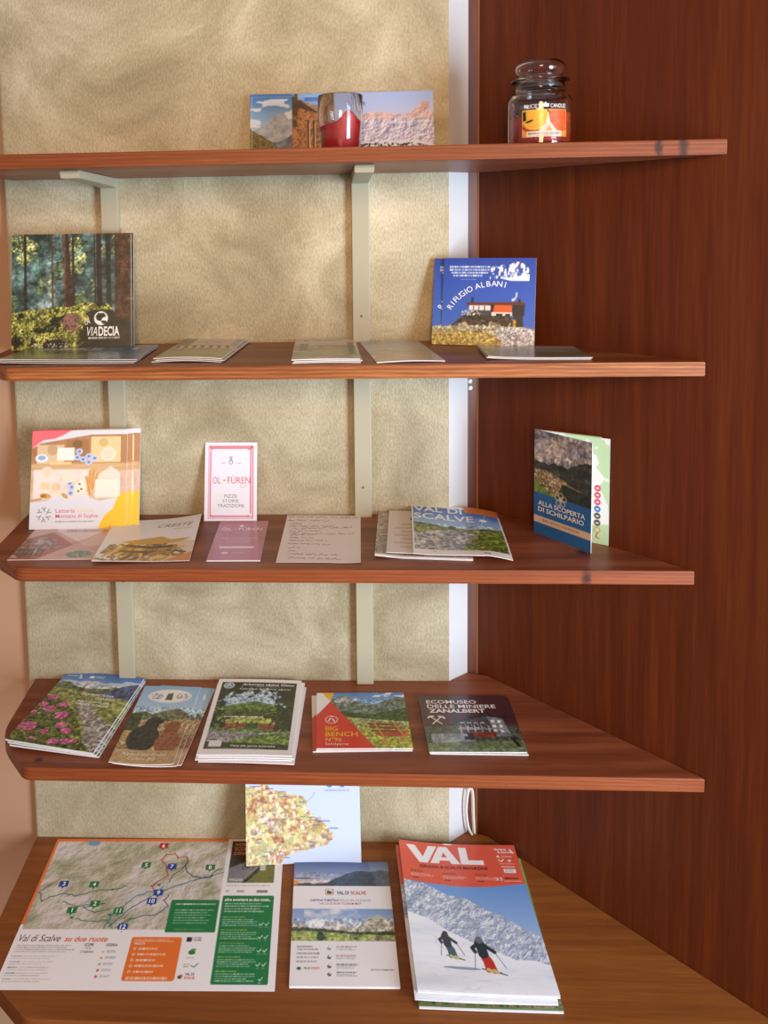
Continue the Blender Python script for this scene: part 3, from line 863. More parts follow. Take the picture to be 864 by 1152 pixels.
k.rect(.82, .088, .845, .104, '#f6d9d2'); k.body(.86, .090, .95, .102, 1, '#f6d9d2', .8, 5, .9); k.line([(.83, .12), (.85, .135), (.87, .12)], 2.2, '#f6e6e2'); k.ell(.92, .128, 3, 2.5, '#f6d9d2'); k.rect(.83, .148, .96, .155, '#f6d9d2', .5); k.rect(.84, .172, .95, .18, '#f6e6e2', .8)
k.rrect(.85, .192, .95, .222, .8, '#f1ecef'); k.body(.86, .198, .94, .216, 3, '#8a8fa8', .8, 6, .6)
k.text('33', .76, .282, .024, .06, '#f6d9d2'); k.body(.84, .258, .96, .270, 1, '#3a1f2a', .9, 8, .9, .1); k.rect(.83, .28, .97, .284, '#f6d9d2', .8)
# skiers
def skier(u, v, s, jac, leg, hat):
    def P(x, y): return (u + x * s, v + y * s * .707)
    k.line([P(-.004, .155), P(.115, .185)], 1.6 * s / .8 * .8, '#30303c'); k.line([P(.03, .165), P(.15, .20)], 1.5, '#30303c')
    k.line([P(.01, .045), P(.028, .10), P(.036, .165)], 7.5 * s, leg); k.line([P(.03, .045), P(.060, .10), P(.075, .172)], 7.5 * s, leg)
    k.line([P(.034, .16), P(.052, .172)], 5 * s, '#c9c27a'); k.line([P(.072, .168), P(.092, .182)], 5 * s, '#c9c27a')
    k.line([P(.008, -.035), P(.018, .005), P(.022, .045)], 14 * s, jac)
    k.line([P(.0, -.035), P(-.045, .0), P(-.030, .03)], 5.5 * s, jac); k.line([P(.03, -.03), P(.075, .01), P(.10, .03)], 5.5 * s, jac)
    k.ell(*P(.012, -.062), 5.2 * s, 5.6 * s, hat)
    k.line([P(-.030, .03), P(-.052, .16)], .9, '#55566a'); k.line([P(.10, .03), P(.155, .15)], .9, '#55566a')
skier(.255, .690, .84, '#3d434a', '#4f6672', '#4a4446')
skier(.500, .735, 1.1, '#2e3a40', '#c0392f', '#6c7079')
vs_ = lambda u, v: .0105 * np.clip(1 - u, 0, 1) ** 3 * (.35 + .65 * (1 - v)) + .0045 * np.exp(-((v - 1) / .10) ** 2) * (1 - u) ** 1.2 + .0016 * np.sin(np.pi * u) * np.sin(np.pi * v)
vals = booklet('magazine', k, .0042, 'gloss', (.2055, -.3100, S5 + .0105), 1.0, surf=lambda u, v: vs_(u, v) * 1.05, layers=5)
GR = 'ski magazines on the counter'
tag(vals, 'topmost ski magazine of the counter stack, red masthead and two skiers', 'magazine', GR)
o = dup(vals, (.2010, -.3165, S5 + .0058), 1.3); tag(o, 'second ski magazine down the counter stack, red edge showing at the left', 'magazine', GR)
# the lowest one has another cover: its lower strip shows a meadow
k = Ink(.205, .280, '#e8eaf0')
k.grad(0, 0, 1, 1, ['#88ad6a', '#7f9c58', '#6b7f4a'])
k.tex(k.rng(0, .6, 1, .985), ['#3c5a36', '#6f7f4a', '#8f6a5a', '#a9a08a', '#4a5f3a'], 7, 3, con=2.6)
low = booklet('magazine', k, .0042, 'gloss', (.2070, -.3205, S5), -.2, surf=lambda u, v: vs_(u, v) * .25, layers=5)
tag(low, 'lowest magazine of the counter stack, with a green meadow cover', 'magazine', GR)

# ================================================================== fourth shelf
A5 = (.148, .210)
# ---- alpine rose magazines
k = Ink(*A5, '#8aa3c8')
k.grad(0, 0, 1, .3, ['#3f73c4', '#6f9bd8', '#c6d5ea'])
cl = k.noise(22, 3, 5, 2, .8); k.put((cl > .52) & (k.V < .3) & (k.V > .08), '#dfe7f2', .8)
k.put(k.below([(0, .17), (.15, .15), (.25, .21), (.4, .235), (.55, .225), (.75, .19), (1, .14)], .02, 5, 14), k.pal(k.noise(12, 6), ['#5f7048', '#7a8456', '#54624a', '#6c7a62']))
k.put(k.below([(.62, .30), (.75, .20), (.9, .13), (1, .10)], .02, 8, 10) & (k.V < .34), k.pal(k.noise(9, 7), ['#42507a', '#54618a', '#3a4668']))
v_ = k.below([(0, .24), (.2, .26), (.4, .28), (.7, .33), (1, .33)], .02, 9, 12)
k.put(v_, k.pal(k.noise(10, 10, 6), ['#59683a', '#7f8a4e', '#95985c', '#6a7444']))
st = k.pmask([(.42, .40), (.52, .42), (.75, .55), (1, .70), (1, .99), (.86, .99), (.70, .72), (.52, .55)])
k.put(st, k.pal(k.noise(7, 12, 6), ['#6d6a6c', '#8f8a88', '#b0aaa6', '#56545a']))
k.tex(k.below([(0, .36), (.2, .42), (.42, .52), (.6, .66), (.8, .9), (1, .99)], .06, 14, 12), ['#20261a', '#3f4c22', '#7c8a3a', '#2a3020', '#9aa24a'], 7, 15, con=2.6)
k.photo(k.V > .16, 5, .55)
fl = k.below([(0, .34), (.2, .34), (.45, .42), (.6, .66), (.78, .88), (1, .99)], .05, 16, 12)
for (u, v, r) in ((.10, .39, 10), (.06, .50, 9), (.17, .55, 11), (.30, .48, 10), (.10, .80, 16), (.36, .62, 13), (.45, .74, 10), (.55, .80, 9), (.33, .84, 7), (.50, .94, 9), (.62, .92, 9), (.25, .93, 5), (.70, .90, 6), (.02, .62, 7)):
    m = k.emask(u, v, r, r * .8); k.dots(m, int(r * 9), .9, 2.0, ['#d6509a', '#e878b4', '#b83a80', '#f0a0cc', '#9a2a6a'], int(r * 7 + u * 90))
k.text('UNA MONTAGNA', .40, .325, .026, .40, '#f4f4f6', b=.02, sh=.15); k.text('DI EVENTI', .60, .37, .026, .24, '#f4f4f6', b=.02, sh=.15)
k.body(.42, .402, .82, .420, 1, '#f4f4f6', .85, 3, .9, .02); k.text('VAL DI SCALVE', .42, .463, .027, .40, '#f4f4f6', b=.02, sh=.15)
k.body(.05, .05, .2, .075, 2, '#eef2f8', .9, 5, .6); k.line([(.20, .04), (.23, .06), (.22, .085), (.25, .09)], 2.4, '#f0f3f8'); k.rrect(.34, .05, .40, .085, 1, '#f0f3f8'); k.body(.42, .045, .53, .085, 3, '#f0f3f8', .9, 7, .6)
cur = lambda u, v: .0075 * np.clip(1 - u, 0, 1) ** 2.2 * np.clip((v - .25) / .75, 0, 1) ** 1.2 + .0018 * np.sin(np.pi * u)
t = booklet('magazine', k, .0026, 'gloss', (-.4590, -.2105, S4 + .0056), -8.2, surf=cur, layers=3)
GR = 'alpine rose magazines on the fourth shelf'
tag(t, 'topmost magazine with pink alpine roses, left end of the fourth shelf', 'magazine', GR)
for i, (dx, dy, a, l) in enumerate(((.0045, -.0010, -7.4, 'middle copy of the pink flower magazine, peeking out at its right edge'), (.0085, -.0025, -6.4, 'lowest copy of the pink flower magazine, lying directly on the fourth shelf'))):
    o = dup(t, (-.4590 + dx, -.2105 + dy, S4 + .0028 * (1 - i)), a); tag(o, l, 'magazine', GR)

# ---- alpaca leaflets
k = Ink(.100, .210, '#9cc0e4')
k.grad(0, 0, 1, .55, ['#8db8e2', '#a9cbea', '#c3dbef'])
k.tex(k.below([(0, .40), (.2, .36), (.35, .40), (.55, .34), (.75, .31), (.9, .37), (1, .42)], .03, 5, 10), ['#5f6a52', '#7a8068', '#4b533f', '#8b8a72'], 8, 4)
k.tex(k.below([(0, .46), (.5, .50), (1, .44)], .03, 7, 10), ['#a98c62', '#c0a478', '#93774f', '#b99a6a'], 9, 6)
k.tex(k.rng(0, .4, .2, .62), ['#2f3526', '#4a5236', '#20261c'], 6, 8, con=2.4)
def alpaca(pts, head, body, cols, seed):
    m = k.emask(*body[:2], body[2], body[3]) | k.emask(*head[:2], head[2], head[3])
    k.line(pts, head[2] * 2.0, cols[0]); k.tex(m, cols, 5, seed, con=2.2)
    for s_ in (-1, 1): k.poly([(head[0] + s_ * .055 - .02, head[1] - .015), (head[0] + s_ * .055 + .02, head[1] - .015), (head[0] + s_ * .06, head[1] - .06)], cols[0])
alpaca([(.42, .50), (.40, .62), (.36, .74)], (.44, .49, 12, 12), (.36, .70, 25, 34), ['#1e1e22', '#2c2b2e', '#3a3836', '#151518'], 11)
k.line([(.44, .49), (.54, .487)], 12, '#242326'); k.photo(k.V > .3, 4, .5)
alpaca([(.78, .54), (.76, .64), (.74, .76)], (.78, .55, 11, 11), (.77, .745, 20, 28), ['#7a4326', '#93573a', '#a8694a', '#643520'], 12)
k.line([(.78, .55), (.69, .557)], 10, '#8a5034')
k.tex(k.rng(0, .84, 1, 1), ['#b0936a', '#c7aa80', '#9f8158'], 7, 13)
k.ell(.52, .145, 38, 20, '#e9eef4'); k.ell(.52, .145, 36.5, 18.6, '#c3d4e6'); k.ell(.52, .145, 35.5, 17.8, '#eef1f4')
k.dots(k.emask(.30, .145, 11, 10), 40, .8, 2, ['#8aa6cc', '#c58a8f', '#6f8fbf'], 3); k.dots(k.emask(.74, .145, 11, 10), 40, .8, 2, ['#c99a8f', '#8aa6cc', '#b5c3d4'], 4); k.poly([(.46, .20), (.47, .13), (.49, .095), (.51, .12), (.55, .09), (.57, .13), (.58, .20)], '#5a5650')
k.text('Alpaca dei Fraini', .13, .905, .030, .70, '#f0e7da', sh=.2); k.text('Colere BG', .26, .955, .032, .42, '#f0e7da', sh=.2)
a_ = leaflet('leaflet', k, .0011, 'gloss', (-.3070, -.2400, S4 + .0024), -1.8, surf=lambda u, v: .0030 * (2 * u - 1) ** 2 * v)
GR = 'alpaca leaflets on the fourth shelf'
tag(a_, 'topmost alpaca leaflet, black and brown alpaca under a blue sky', 'leaflet', GR)
for dx, dy, dz, a, l in ((.006, -.002, .0012, -3.2, 'alpaca leaflet lying straight under the topmost one, its edge showing at the right'), (.0125, .004, 0, -5.6, 'lowest alpaca leaflet, turned out furthest to the right beneath the others')):
    o = a_.copy(); COL.objects.link(o); o.location = (-.3070 + dx, -.2400 + dy, S4 + dz); o.rotation_euler.z = R(a); tag(o, l, 'leaflet', GR)

# ---- garden flyers with white borders
k = Ink(*A5, '#f0eff4')
p = k.rng(.055, .05, .945, .93)
k.grad(.055, .05, .945, .93, ['#b9cdea', '#9fbce8', '#cfdcec'], p)
k.put(p & k.below([(0, .42), (.3, .36), (.45, .335), (.7, .36), (1, .42)], .02, 3, 16), k.pal(k.noise(12, 3), ['#56743e', '#6b8a4e', '#48643a']))
k.tex(p & k.emask(.50, .42, 26, 20), ['#3f5a2a', '#557a36', '#6a8f44', '#314a22'], 7, 5, con=2.2)
k.tex(p & k.rng(0, .44, 1, .62), ['#35491f', '#5a7434', '#28381b', '#78923f'], 7, 6, con=2.2)
k.put(p & k.rng(.12, .545, .9, .615), k.pal(k.noise(4, 7, 3, 2, .6), ['#8d9c46', '#a5b254', '#6b7c34']))
k.rect(.18, .525, .62, .543, '#e4e2dc'); k.rect(.62, .52, .88, .54, '#3c2f26')
k.put(p & k.rng(.16, .615, .88, .685), k.pal(k.noise(5, 8, 4), ['#4a3226', '#7c4a38', '#a5624a', '#3a2a20']))
for u in (.18, .34, .5, .55, .7, .84): k.rect(u, .60, u + .02, .69, '#5b4434')
k.rect(.44, .61, .58, .69, '#3f5a2c')
k.put(p & k.below([(0, .70), (.3, .72), (.6, .735), (.8, .72), (1, .70)], .01, 9, 14), k.pal(k.noise(20, 9, 5, 2.5, .7), ['#7b7a82', '#9a98a0', '#6b6a72']))
k.put(p & k.below([(.25, .86), (.5, .78), (.75, .735), (1, .715)], .015, 10, 16), k.pal(k.noise(12, 10, 5, 2, .7), ['#5a7434', '#76934a', '#4a602c']))
k.put(p & k.below([(0, .84), (.5, .86), (1, .87)], .02, 11, 18), k.pal(k.noise(12, 11), ['#2a3420', '#39462a', '#222a1a']))
lf = k.noise(9, 14, 6, rough=.62)
fr = np.clip((.34 - k.V) / .24, 0, 1) * .42 + np.clip((.30 - k.U) / .24, 0, 1) * .34 + np.clip((k.U - .66) / .24, 0, 1) * .40
k.put(p & (k.V < .70) & (lf < .25 + fr * 1.1), k.pal(k.noise(4, 15), ['#131a12', '#22301c', '#1a2418', '#31432a']))
k.photo(p, 4, .55); k.put(p & k.rng(.055, .05, .945, .13), '#1c2620', .80)
k.tex(p & k.rng(.76, .3, .945, .7) & (lf < .6), ['#1a2416', '#2a3a20', '#3b4f2a'], 6, 17)
k.ell(.145, .10, 9.5, 9.5, '#dfe7ea'); k.ell(.145, .10, 7.6, 7.6, '#6f93b8'); k.line([(.12, .11), (.145, .085), (.165, .105)], 2.4, '#e8eef0')
k.text('Arboreto alpino Gleno', .30, .098, .030, .62, '#eef0ee', b=.015, sh=.15); k.body(.46, .106, .75, .118, 1, '#dfe5df', .8, 3, .9, .05); k.text('Giardino botanico alpino', .28, .158, .024, .60, '#e6eae6', sh=.2)
k.rect(.10, .83, .235, .905, '#e4e2e8'); k.text('Visite alle specie botaniche', .33, .905, .020, .48, '#eef0ee', b=.015); k.body(.08, .915, .65, .924, 1, '#dfe5df', .6, 5, .9, .02)
b_ = leaflet('flyer', k, .0013, 'gloss', (-.1516, -.2225, S4 + .0054), -1.6, surf=lambda u, v: .0026 * u * np.clip((v - .6) / .4, 0, 1) ** 2 + .0009 * np.sin(np.pi * u))
GR = 'tree garden flyers on the fourth shelf'
tag(b_, 'topmost white-bordered flyer with garden photo framed by dark trees', 'flyer', GR)
for i, (dx, dy, a, l) in enumerate(((.0030, -.003, -2.4, 'second white-bordered garden flyer, just under the topmost one'), (-.0010, -.006, -1.2, 'third white-bordered garden flyer down the small stack'), (.0040, -.0100, -2.9, 'lowest white-bordered garden flyer, its bottom edge nearest the shelf front'))):
    o = b_.copy(); COL.objects.link(o); o.location = (-.1516 + dx, -.2225 + dy, S4 + .0018 * (2 - i)); o.rotation_euler.z = R(a); tag(o, l, 'flyer', GR)

# ---- red bench booklets
k = Ink(.15, .15, '#7fa6d8')
k.grad(0, 0, 1, .4, ['#4f86cc', '#86aee0', '#c4d8ee'])
cl = k.noise(13, 4, 5, 1.6, .8); k.put((cl > .6) & (k.V < .28), '#eef2f6', .9)
k.put(k.below([(0, .30), (.2, .12), (.33, .06), (.45, .18), (.62, .24), (.78, .16), (.92, .08), (1, .12)], .05, 5, 14), k.pal(k.noise(9, 5, 6), ['#46584a', '#5c6f5a', '#7c8a8a', '#3a4a3c']))
k.put(k.below([(.2, .16), (.33, .07), (.42, .17)], .05, 15, 8) & (k.V < .19) & (k.U > .2) & (k.U < .42), '#c6ccd6', .7)
k.tex(k.below([(.3, .36), (.6, .42), (.8, .36), (1, .30)], .05, 6, 12), ['#2f4424', '#45602e', '#24361c'], 5, 6, con=2)
k.tex(k.below([(.3, .46), (.6, .50), (1, .55)], .03, 7, 9), ['#8a9a52', '#c2b98a', '#6f8444', '#a8a468'], 5, 7, con=2.2)
k.tex(k.below([(.3, .62), (.6, .66), (1, .64)], .02, 8, 9), ['#9aa63e', '#b0b64c', '#84943a'], 8, 8)
k.photo(k.V > .12, 4, .5)
# the bench
for a, b in (((.56, .58), (.86, .60)), ((.58, .64), (.90, .66)), ((.60, .70), (.93, .715))): k.line([a, b], 5, '#8a4a2a'); k.line([(a[0], a[1] + .018), (b[0], b[1] + .018)], 1.2, '#5a2c1a')
k.poly([(.60, .74), (.94, .73), (1.0, .79), (.70, .82)], '#b04a30'); k.poly([(.86, .70), (.985, .70), (.985, .73), (.88, .735)], '#c8503a')
for a, b in (((.62, .56), (.76, .95)), ((.84, .58), (.97, .90)), ((.74, .80), (.68, .92)), ((.96, .76), (.86, .88))): k.line([a, b], 3.2, '#c08a50')
red = k.pmask([(0, .44), (.16, .17), (.62, 1), (0, 1)]); k.put(red, '#d23a2c')
k.poly([(0, 0), (.06, 0), (.16, .17), (0, .44)], '#efeef2'); k.poly([(.06, 0), (.20, 0), (.16, .17)], '#eeb92e')
k.put(k.emask(.165, .51, 10.5, 10.5) & ~k.emask(.165, .51, 9, 9), '#f1d7cf'); k.line([(.13, .54), (.15, .49), (.18, .50), (.20, .55)], 2.2, '#f1e5df'); k.line([(.16, .46), (.19, .45)], 2, '#f1e5df')
k.text('BIG', .095, .705, .072, .13, '#f4b42a', b=.012); k.text('BENCH', .095, .80, .072, .34, '#f4b42a', b=.012); k.text('N°96', .095, .885, .060, .17, '#f4b42a', b=.012); k.text('Schilpario', .095, .945, .035, .24, '#f3e7e4', b=.01, sp=1.2)
c_ = booklet('booklet', k, .0021, 'gloss', (.0340, -.2008, S4 + .0044), 1.1, layers=3)
GR = 'giant bench booklets on the fourth shelf'
tag(c_, 'topmost square booklet with red corner and a big wooden bench', 'booklet', GR)
for i, (dx, dy, a, l) in enumerate(((-.0012, -.0012, .8, 'middle red and green bench booklet, between its two fellows'), (-.0058, .0008, 2.4, 'lowest bench booklet, its red edge showing to the left'))):
    o = dup(c_, (.0340 + dx, -.2008 + dy, S4 + .0022 * (1 - i)), a); tag(o, l, 'booklet', GR)

# ---- mine museum booklets
k = Ink(.15, .15, '#3a2024')
k.put(k.V > -1, k.pal(k.noise(60, 3), ['#42242a', '#4c2b30', '#38202a']))
k.tex(k.below([(0, .58), (.4, .56), (.41, .30), (.62, .28), (1, .34)], .02, 4, 9) & (k.V > .55), ['#3a463a', '#566052', '#2c352e'], 8, 4)
k.poly([(.36, .47), (.72, .36), (.86, .42), (.86, .74), (.36, .74)], '#4a4c50')
k.poly([(.33, .48), (.70, .345), (.90, .40), (.90, .43), (.70, .385), (.34, .515)], '#2a2b30')
for u in (.40, .47, .54, .61): k.rect(u, .50, u + .045, .60, '#c7ccd0'); k.rect(u + .005, .515, u + .04, .59, '#3a4048')
for u in (.38, .455, .53, .605, .68): k.rect(u, .56, u + .014, .74, '#b9bcc0')
k.rect(.36, .605, .72, .625, '#a8a9ac'); k.poly([(.70, .40), (.86, .43), (.90, .74), (.74, .74)], '#7c8086')
for v in (.46, .54, .62): k.rect(.73, v, .77, v + .05, '#cfd3d8'); k.rect(.80, v, .835, v + .05, '#e2e5e8')
k.put(k.rng(.40, .67, .74, .76), k.pal(k.noise(5, 8), ['#6b2f26', '#8a3d2e', '#4a2a22'])); k.rect(.42, .69, .5, .76, '#24262a')
k.put(k.rng(.06, .70, .44, .86), k.pal(k.noise(6, 9, 5, 2, .6), ['#6f747a', '#9aa0a6', '#50565c']), 1.0); k.poly([(.06, .80), (.30, .74), (.52, .80), (.45, .86), (.06, .86)], '#8c9298')
k.rect(.40, .74, .50, .80, '#1c1d22'); k.put(k.below([(0, .86), (.4, .83), (1, .80)], .01, 5), k.pal(k.noise(9, 6), ['#56664a', '#6e7f58', '#49583e']))
k.line([(.90, .78), (.94, .90)], 5, '#1f2024'); k.rect(.88, .76, .96, .79, '#1f2024'); k.rect(0, .93, 1, 1, '#8fa08c', .4)
k.photo(k.V > .34, 5, .35); k.text('ECOMUSEO', .075, .155, .062, .56, '#f0eef0', b=.012); k.text('DELLE MINIERE', .075, .240, .062, .76, '#f0eef0', b=.012); k.text('ZANALBERT', .085, .325, .062, .62, '#f0eef0', b=.03)
k.line([(.09, .40), (.20, .53)], 2.0, '#f0eef0'); k.line([(.21, .40), (.10, .53)], 2.0, '#f0eef0'); k.line([(.065, .425), (.085, .395), (.125, .395)], 2.8, '#f0eef0'); k.line([(.18, .395), (.225, .405), (.24, .43)], 3.4, '#f0eef0')
d_ = booklet('booklet', k, .0021, 'shiny', (.2079, -.2038, S4 + .0022), .6, layers=3)
GR = 'mine museum booklets on the fourth shelf'
tag(d_, 'upper dark maroon booklet with crossed hammers and a mine building', 'booklet', GR)
o = dup(d_, (.2094, -.2050, S4), -.3); tag(o, 'lower dark maroon mine booklet, only its white page edge showing', 'booklet', GR)

# ================================================================== middle shelf
# ---- cheese dairy brochures, three copies leaning on the wall
k = Ink(.1645, .1655, '#dee0e8')
ph = k.pmask([(0, .19), (.1, .13), (.3, .10), (.62, .05), (1, .05), (1, .62), (.93, .68), (.72, .72), (.55, .66), (.42, .70), (.3, .66), (.18, .71), (0, .73)])
k.put(ph, k.pal(k.noise(30, 3), ['#c6a58c', '#d9bda8', '#b98f6e']))
k.put(ph & (k.V < .36), k.pal(k.noise(20, 5, 4, .4, 2), ['#a9764c', '#b98a60', '#94633c']))
k.put(ph & k.rng(0, .34, 1, .42), k.pal(k.noise(20, 6, 4, 3, .4), ['#c49a6a', '#d8b488', '#b5895a']))
k.put(ph & k.rng(.03, .40, .62, .70), k.pal(k.noise(16, 8), ['#ead7cc', '#f0e3da', '#dcc2b4']))
k.rect(.06, .15, .34, .34, '#dcc39c'); k.rect(.62, .07, .93, .33, '#e8cf9a'); k.put(k.rng(.36, .10, .60, .32), '#a8794e')
k.ell(.22, .20, 9, 9, '#b8946a', .6); k.ell(.48, .145, 9, 7, '#7d5a38', .7); k.ell(.75, .13, 8, 7, '#cdae72', .7)
k.rect(.27, .18, .45, .31, '#f4efe6'); k.ell(.80, .25, 13, 11.5, '#f3e6d4'); k.ell(.80, .25, 10, 9, '#ecd9c2')
k.ell(.11, .285, 11, 7, '#e8eef4'); k.ell(.11, .28, 7, 4, '#9ab4cf'); k.rect(.2, .325, .42, .35, '#eccf92')
for u, v in ((.50, .22), (.48, .28), (.54, .30), (.60, .27), (.60, .33), (.66, .29), (.41, .54), (.43, .58), (.42, .64)): k.ell(u, v, 6, 5, '#c3cdea'); k.ell(u, v, 2.6, 2.2, '#6c83c4')
k.ell(.17, .43, 10.5, 9.5, '#f2e4cf'); k.ell(.17, .43, 8, 7, '#ead6ba'); k.ell(.40, .48, 12, 9, '#f0e0cc'); k.ell(.27, .58, 12, 10.5, '#efdcc4'); k.ell(.27, .575, 8, 7, '#e4cba8')
k.rect(.11, .53, .2, .60, '#ecd3a2'); k.ell(.52, .585, 10, 11, '#f5ead6')
for u, v in ((.51, .55), (.53, .60), (.50, .62)): k.ell(u, v, 2.4, 1.5, '#7a5a3c', 1, .5)
for a, b in (((.62, .42), (.60, .62)), ((.66, .40), (.63, .58)), ((.70, .44), (.64, .60)), ((.58, .48), (.62, .66))): k.line([a, b], 5, '#dfae6a'); k.line([a, b], 1.5, '#c58a45')
k.poly([(.70, .46), (.83, .37), (.93, .44), (.93, .50), (.7, .5)], '#ecdccb')
for v in (.50, .56, .62): k.rrect(.67, v, .93, v + .075, 4, '#f4e9da'); k.rect(.69, v + .068, .92, v + .075, '#d9bf9c')
k.ell(.16, .665, 10, 4.5, '#d6a35a', 1, .15); k.ell(.14, .665, 5, 2.5, '#a8712c'); k.ell(.36, .665, 7, 3, '#caa05a', 1, .6); k.line([(.0, .71), (.12, .69)], 2.5, '#c89458')
k.poly([(0, 0), (.42, 0), (.33, .05), (.24, .085), (.12, .10), (.05, .15), (0, .19)], '#e9707a')
k.poly([(1, .62), (.93, .66), (.89, .72), (.86, .80), (.78, .86), (.74, .93), (.71, 1), (1, 1)], '#f4c638')
cx, cy = .15, .85
for i in range(6):
    a = i * 1.047; p0 = (cx + .045 * math.sin(a), cy - .045 * math.cos(a)); p1 = (cx + .075 * math.sin(a + .25), cy - .075 * math.cos(a + .25)); p2 = (cx + .075 * math.sin(a - .25), cy - .075 * math.cos(a - .25))
    k.line([p1, p0, p2], 1.1, '#5c5c5a'); k.line([p0, (cx + .03 * math.sin(a + .4), cy - .03 * math.cos(a + .4))], 1.0, '#5c5c5a')
k.text('Latteria', .27, .835, .038, .20, '#d9788a', b=.012); k.text('Sociale', .49, .835, .038, .18, '#ecd2bc', b=.012); k.text('Montana di Scalve', .27, .888, .038, .44, '#d9788a', b=.012)
k.body(.27, .915, .67, .928, 1, '#77777a', .8, 3, .9, .0)
e_ = booklet('brochure', k, .0028, 'gloss', (-.4462, -.0690, S3), 2.2, 75.5, layers=3)
GR = 'cheese dairy brochures leaning on the wall'
tag(e_, 'front copy of the cheese brochure leaning on the wall, left end of the middle shelf', 'brochure', GR)
for i, l in enumerate(('middle copy of the three leaning cheese brochures', 'rear copy of the leaning cheese brochures, showing furthest right')):
    o = dup(e_, (-.4462 + .0085 * (i + 1) + .004 * i, -.0690 + .0040 * (i + 1), S3), 2.2, 75.5); tag(o, l, 'brochure', GR)

# ---- pale red inn leaflet, ribbon pasta leaflet
k = Ink(.1418, .1433, '#c9a29c')
k.put(k.V > -1, k.pal(k.noise(40, 3), ['#c7a39c', '#d6b6ae', '#b98d88']))
k.poly([(.28, 0), (1, 0), (.97, .05), (.62, .50), (.28, .18)], '#e9dcdc')
k.poly([(.0, .42), (.26, .22), (.60, .60), (.30, .99), (.0, .99)], '#b56a6a'); k.poly([(0, .50), (.24, .30), (.50, .60), (.22, .93), (0, .95)], '#c9b3ae')
k.tex(k.pmask([(0, .50), (.24, .30), (.50, .60), (.22, .93), (0, .95)]), ['#d8d0ca', '#a9938c', '#7d5c56', '#b9a39c'], 8, 5, con=2)
for u in (.04, .14, .25): k.rect(u, .72, u + .075, .88, '#4a3534'); k.rect(u + .01, .74, u + .065, .86, '#8a7a78')
k.tex(k.pmask([(.62, .50), (1, .06), (1, .62), (.72, .62)]), ['#d7b3a6', '#e2c4b6', '#c99a8c'], 10, 6)
k.tex(k.emask(.74, .86, 20, 14), ['#5f8a66', '#7fa582', '#4a6f52', '#c9b0a8'], 5, 7, con=2.4)
k.text('Pizzeria', .45, .12, .06, .22, '#8a4a52', sh=.3); k.text('GLI SCIATORI', .40, .225, .065, .50, '#b07a80', sh=.1) if False else k.body(.40, .15, .90, .225, 1, '#b07a80', .8, 5, .9, .05)
k.T = []; k.line([(.44, .12), (.50, .06), (.52, .11), (.58, .07), (.60, .12)], 1.6, '#8a4a52'); k.body(.62, .06, .92, .12, 1, '#b07a80', .8, 6, .8, .1)
o = leaflet('leaflet', k, .0008, 'gloss', (-.4433, -.1985, S3), 1.4)
tag(o, 'pale pink leaflet with red diamonds, under the cheese brochures', 'leaflet')

k = Ink(.149, .170, '#e6e4ea')
k.put(k.V > .0, k.pal(k.noise(50, 3), ['#e3e2ea', '#ecebf0']))
k.put(k.emask(.70, .78, 66, 40, -.1) & (k.V > .45), k.pal(k.noise(24, 4), ['#c9b7a4', '#dbcdbd', '#b9a48f']))
k.tex(k.pmask([(.0, .95), (.10, .62), (.5, .58), (.85, .66), (.92, .85), (.75, .99), (.1, .99)]) & (k.noise(14, 9) > .36), ['#7a5a30', '#a9803a', '#c79c48', '#5f4630', '#b78f44'], 7, 5, con=2.3)
rs = np.random.RandomState(5)
for _ in range(26):
    u, v, a = rs.uniform(.12, .85), rs.uniform(.58, .95), rs.uniform(0, 3.1); l = rs.uniform(6, 15); c = ['#c9a04a', '#d8b45c', '#a98238', '#5c4a44', '#e0c070'][rs.randint(5)]
    k.line([(u - l / 149 * math.cos(a), v - l / 170 * math.sin(a)), (u, v + rs.uniform(-.02, .02)), (u + l / 149 * math.cos(a), v + l / 170 * math.sin(a))], rs.uniform(3.5, 6.5), c)
k.poly([(.2, .56), (.42, .50), (.62, .44), (.72, .52), (.95, .50), (.80, .60), (.6, .62), (.35, .62)], '#c99f48'); k.line([(.3, .66), (.55, .70), (.75, .68)], 10, '#51423f'); k.line([(.25, .78), (.5, .80)], 9, '#5c4a3f')
k.poly([(.72, .99), (1, .80), (1, 1)], '#d08a5a')
k.text('CRESTE', .53, .225, .075, .40, '#5a5560', sh=.35); k.body(.72, .27, .93, .295, 1, '#b9a48f', .8, 6, .9, .05)
o = leaflet('leaflet', k, .0008, 'gloss', (-.3040, -.2090, S3 + .0011), 3.2, surf=lambda u, v: .0030 * np.clip(1 - u * 1.6, 0, 1) + .0115 * np.clip(u * 1.1 - .1, 0, 1) ** 2 * np.clip(1 - v, 0, 1) ** 1.3)
tag(o, 'white leaflet with fried ribbon pastry photo, lying with its far corner raised', 'leaflet')

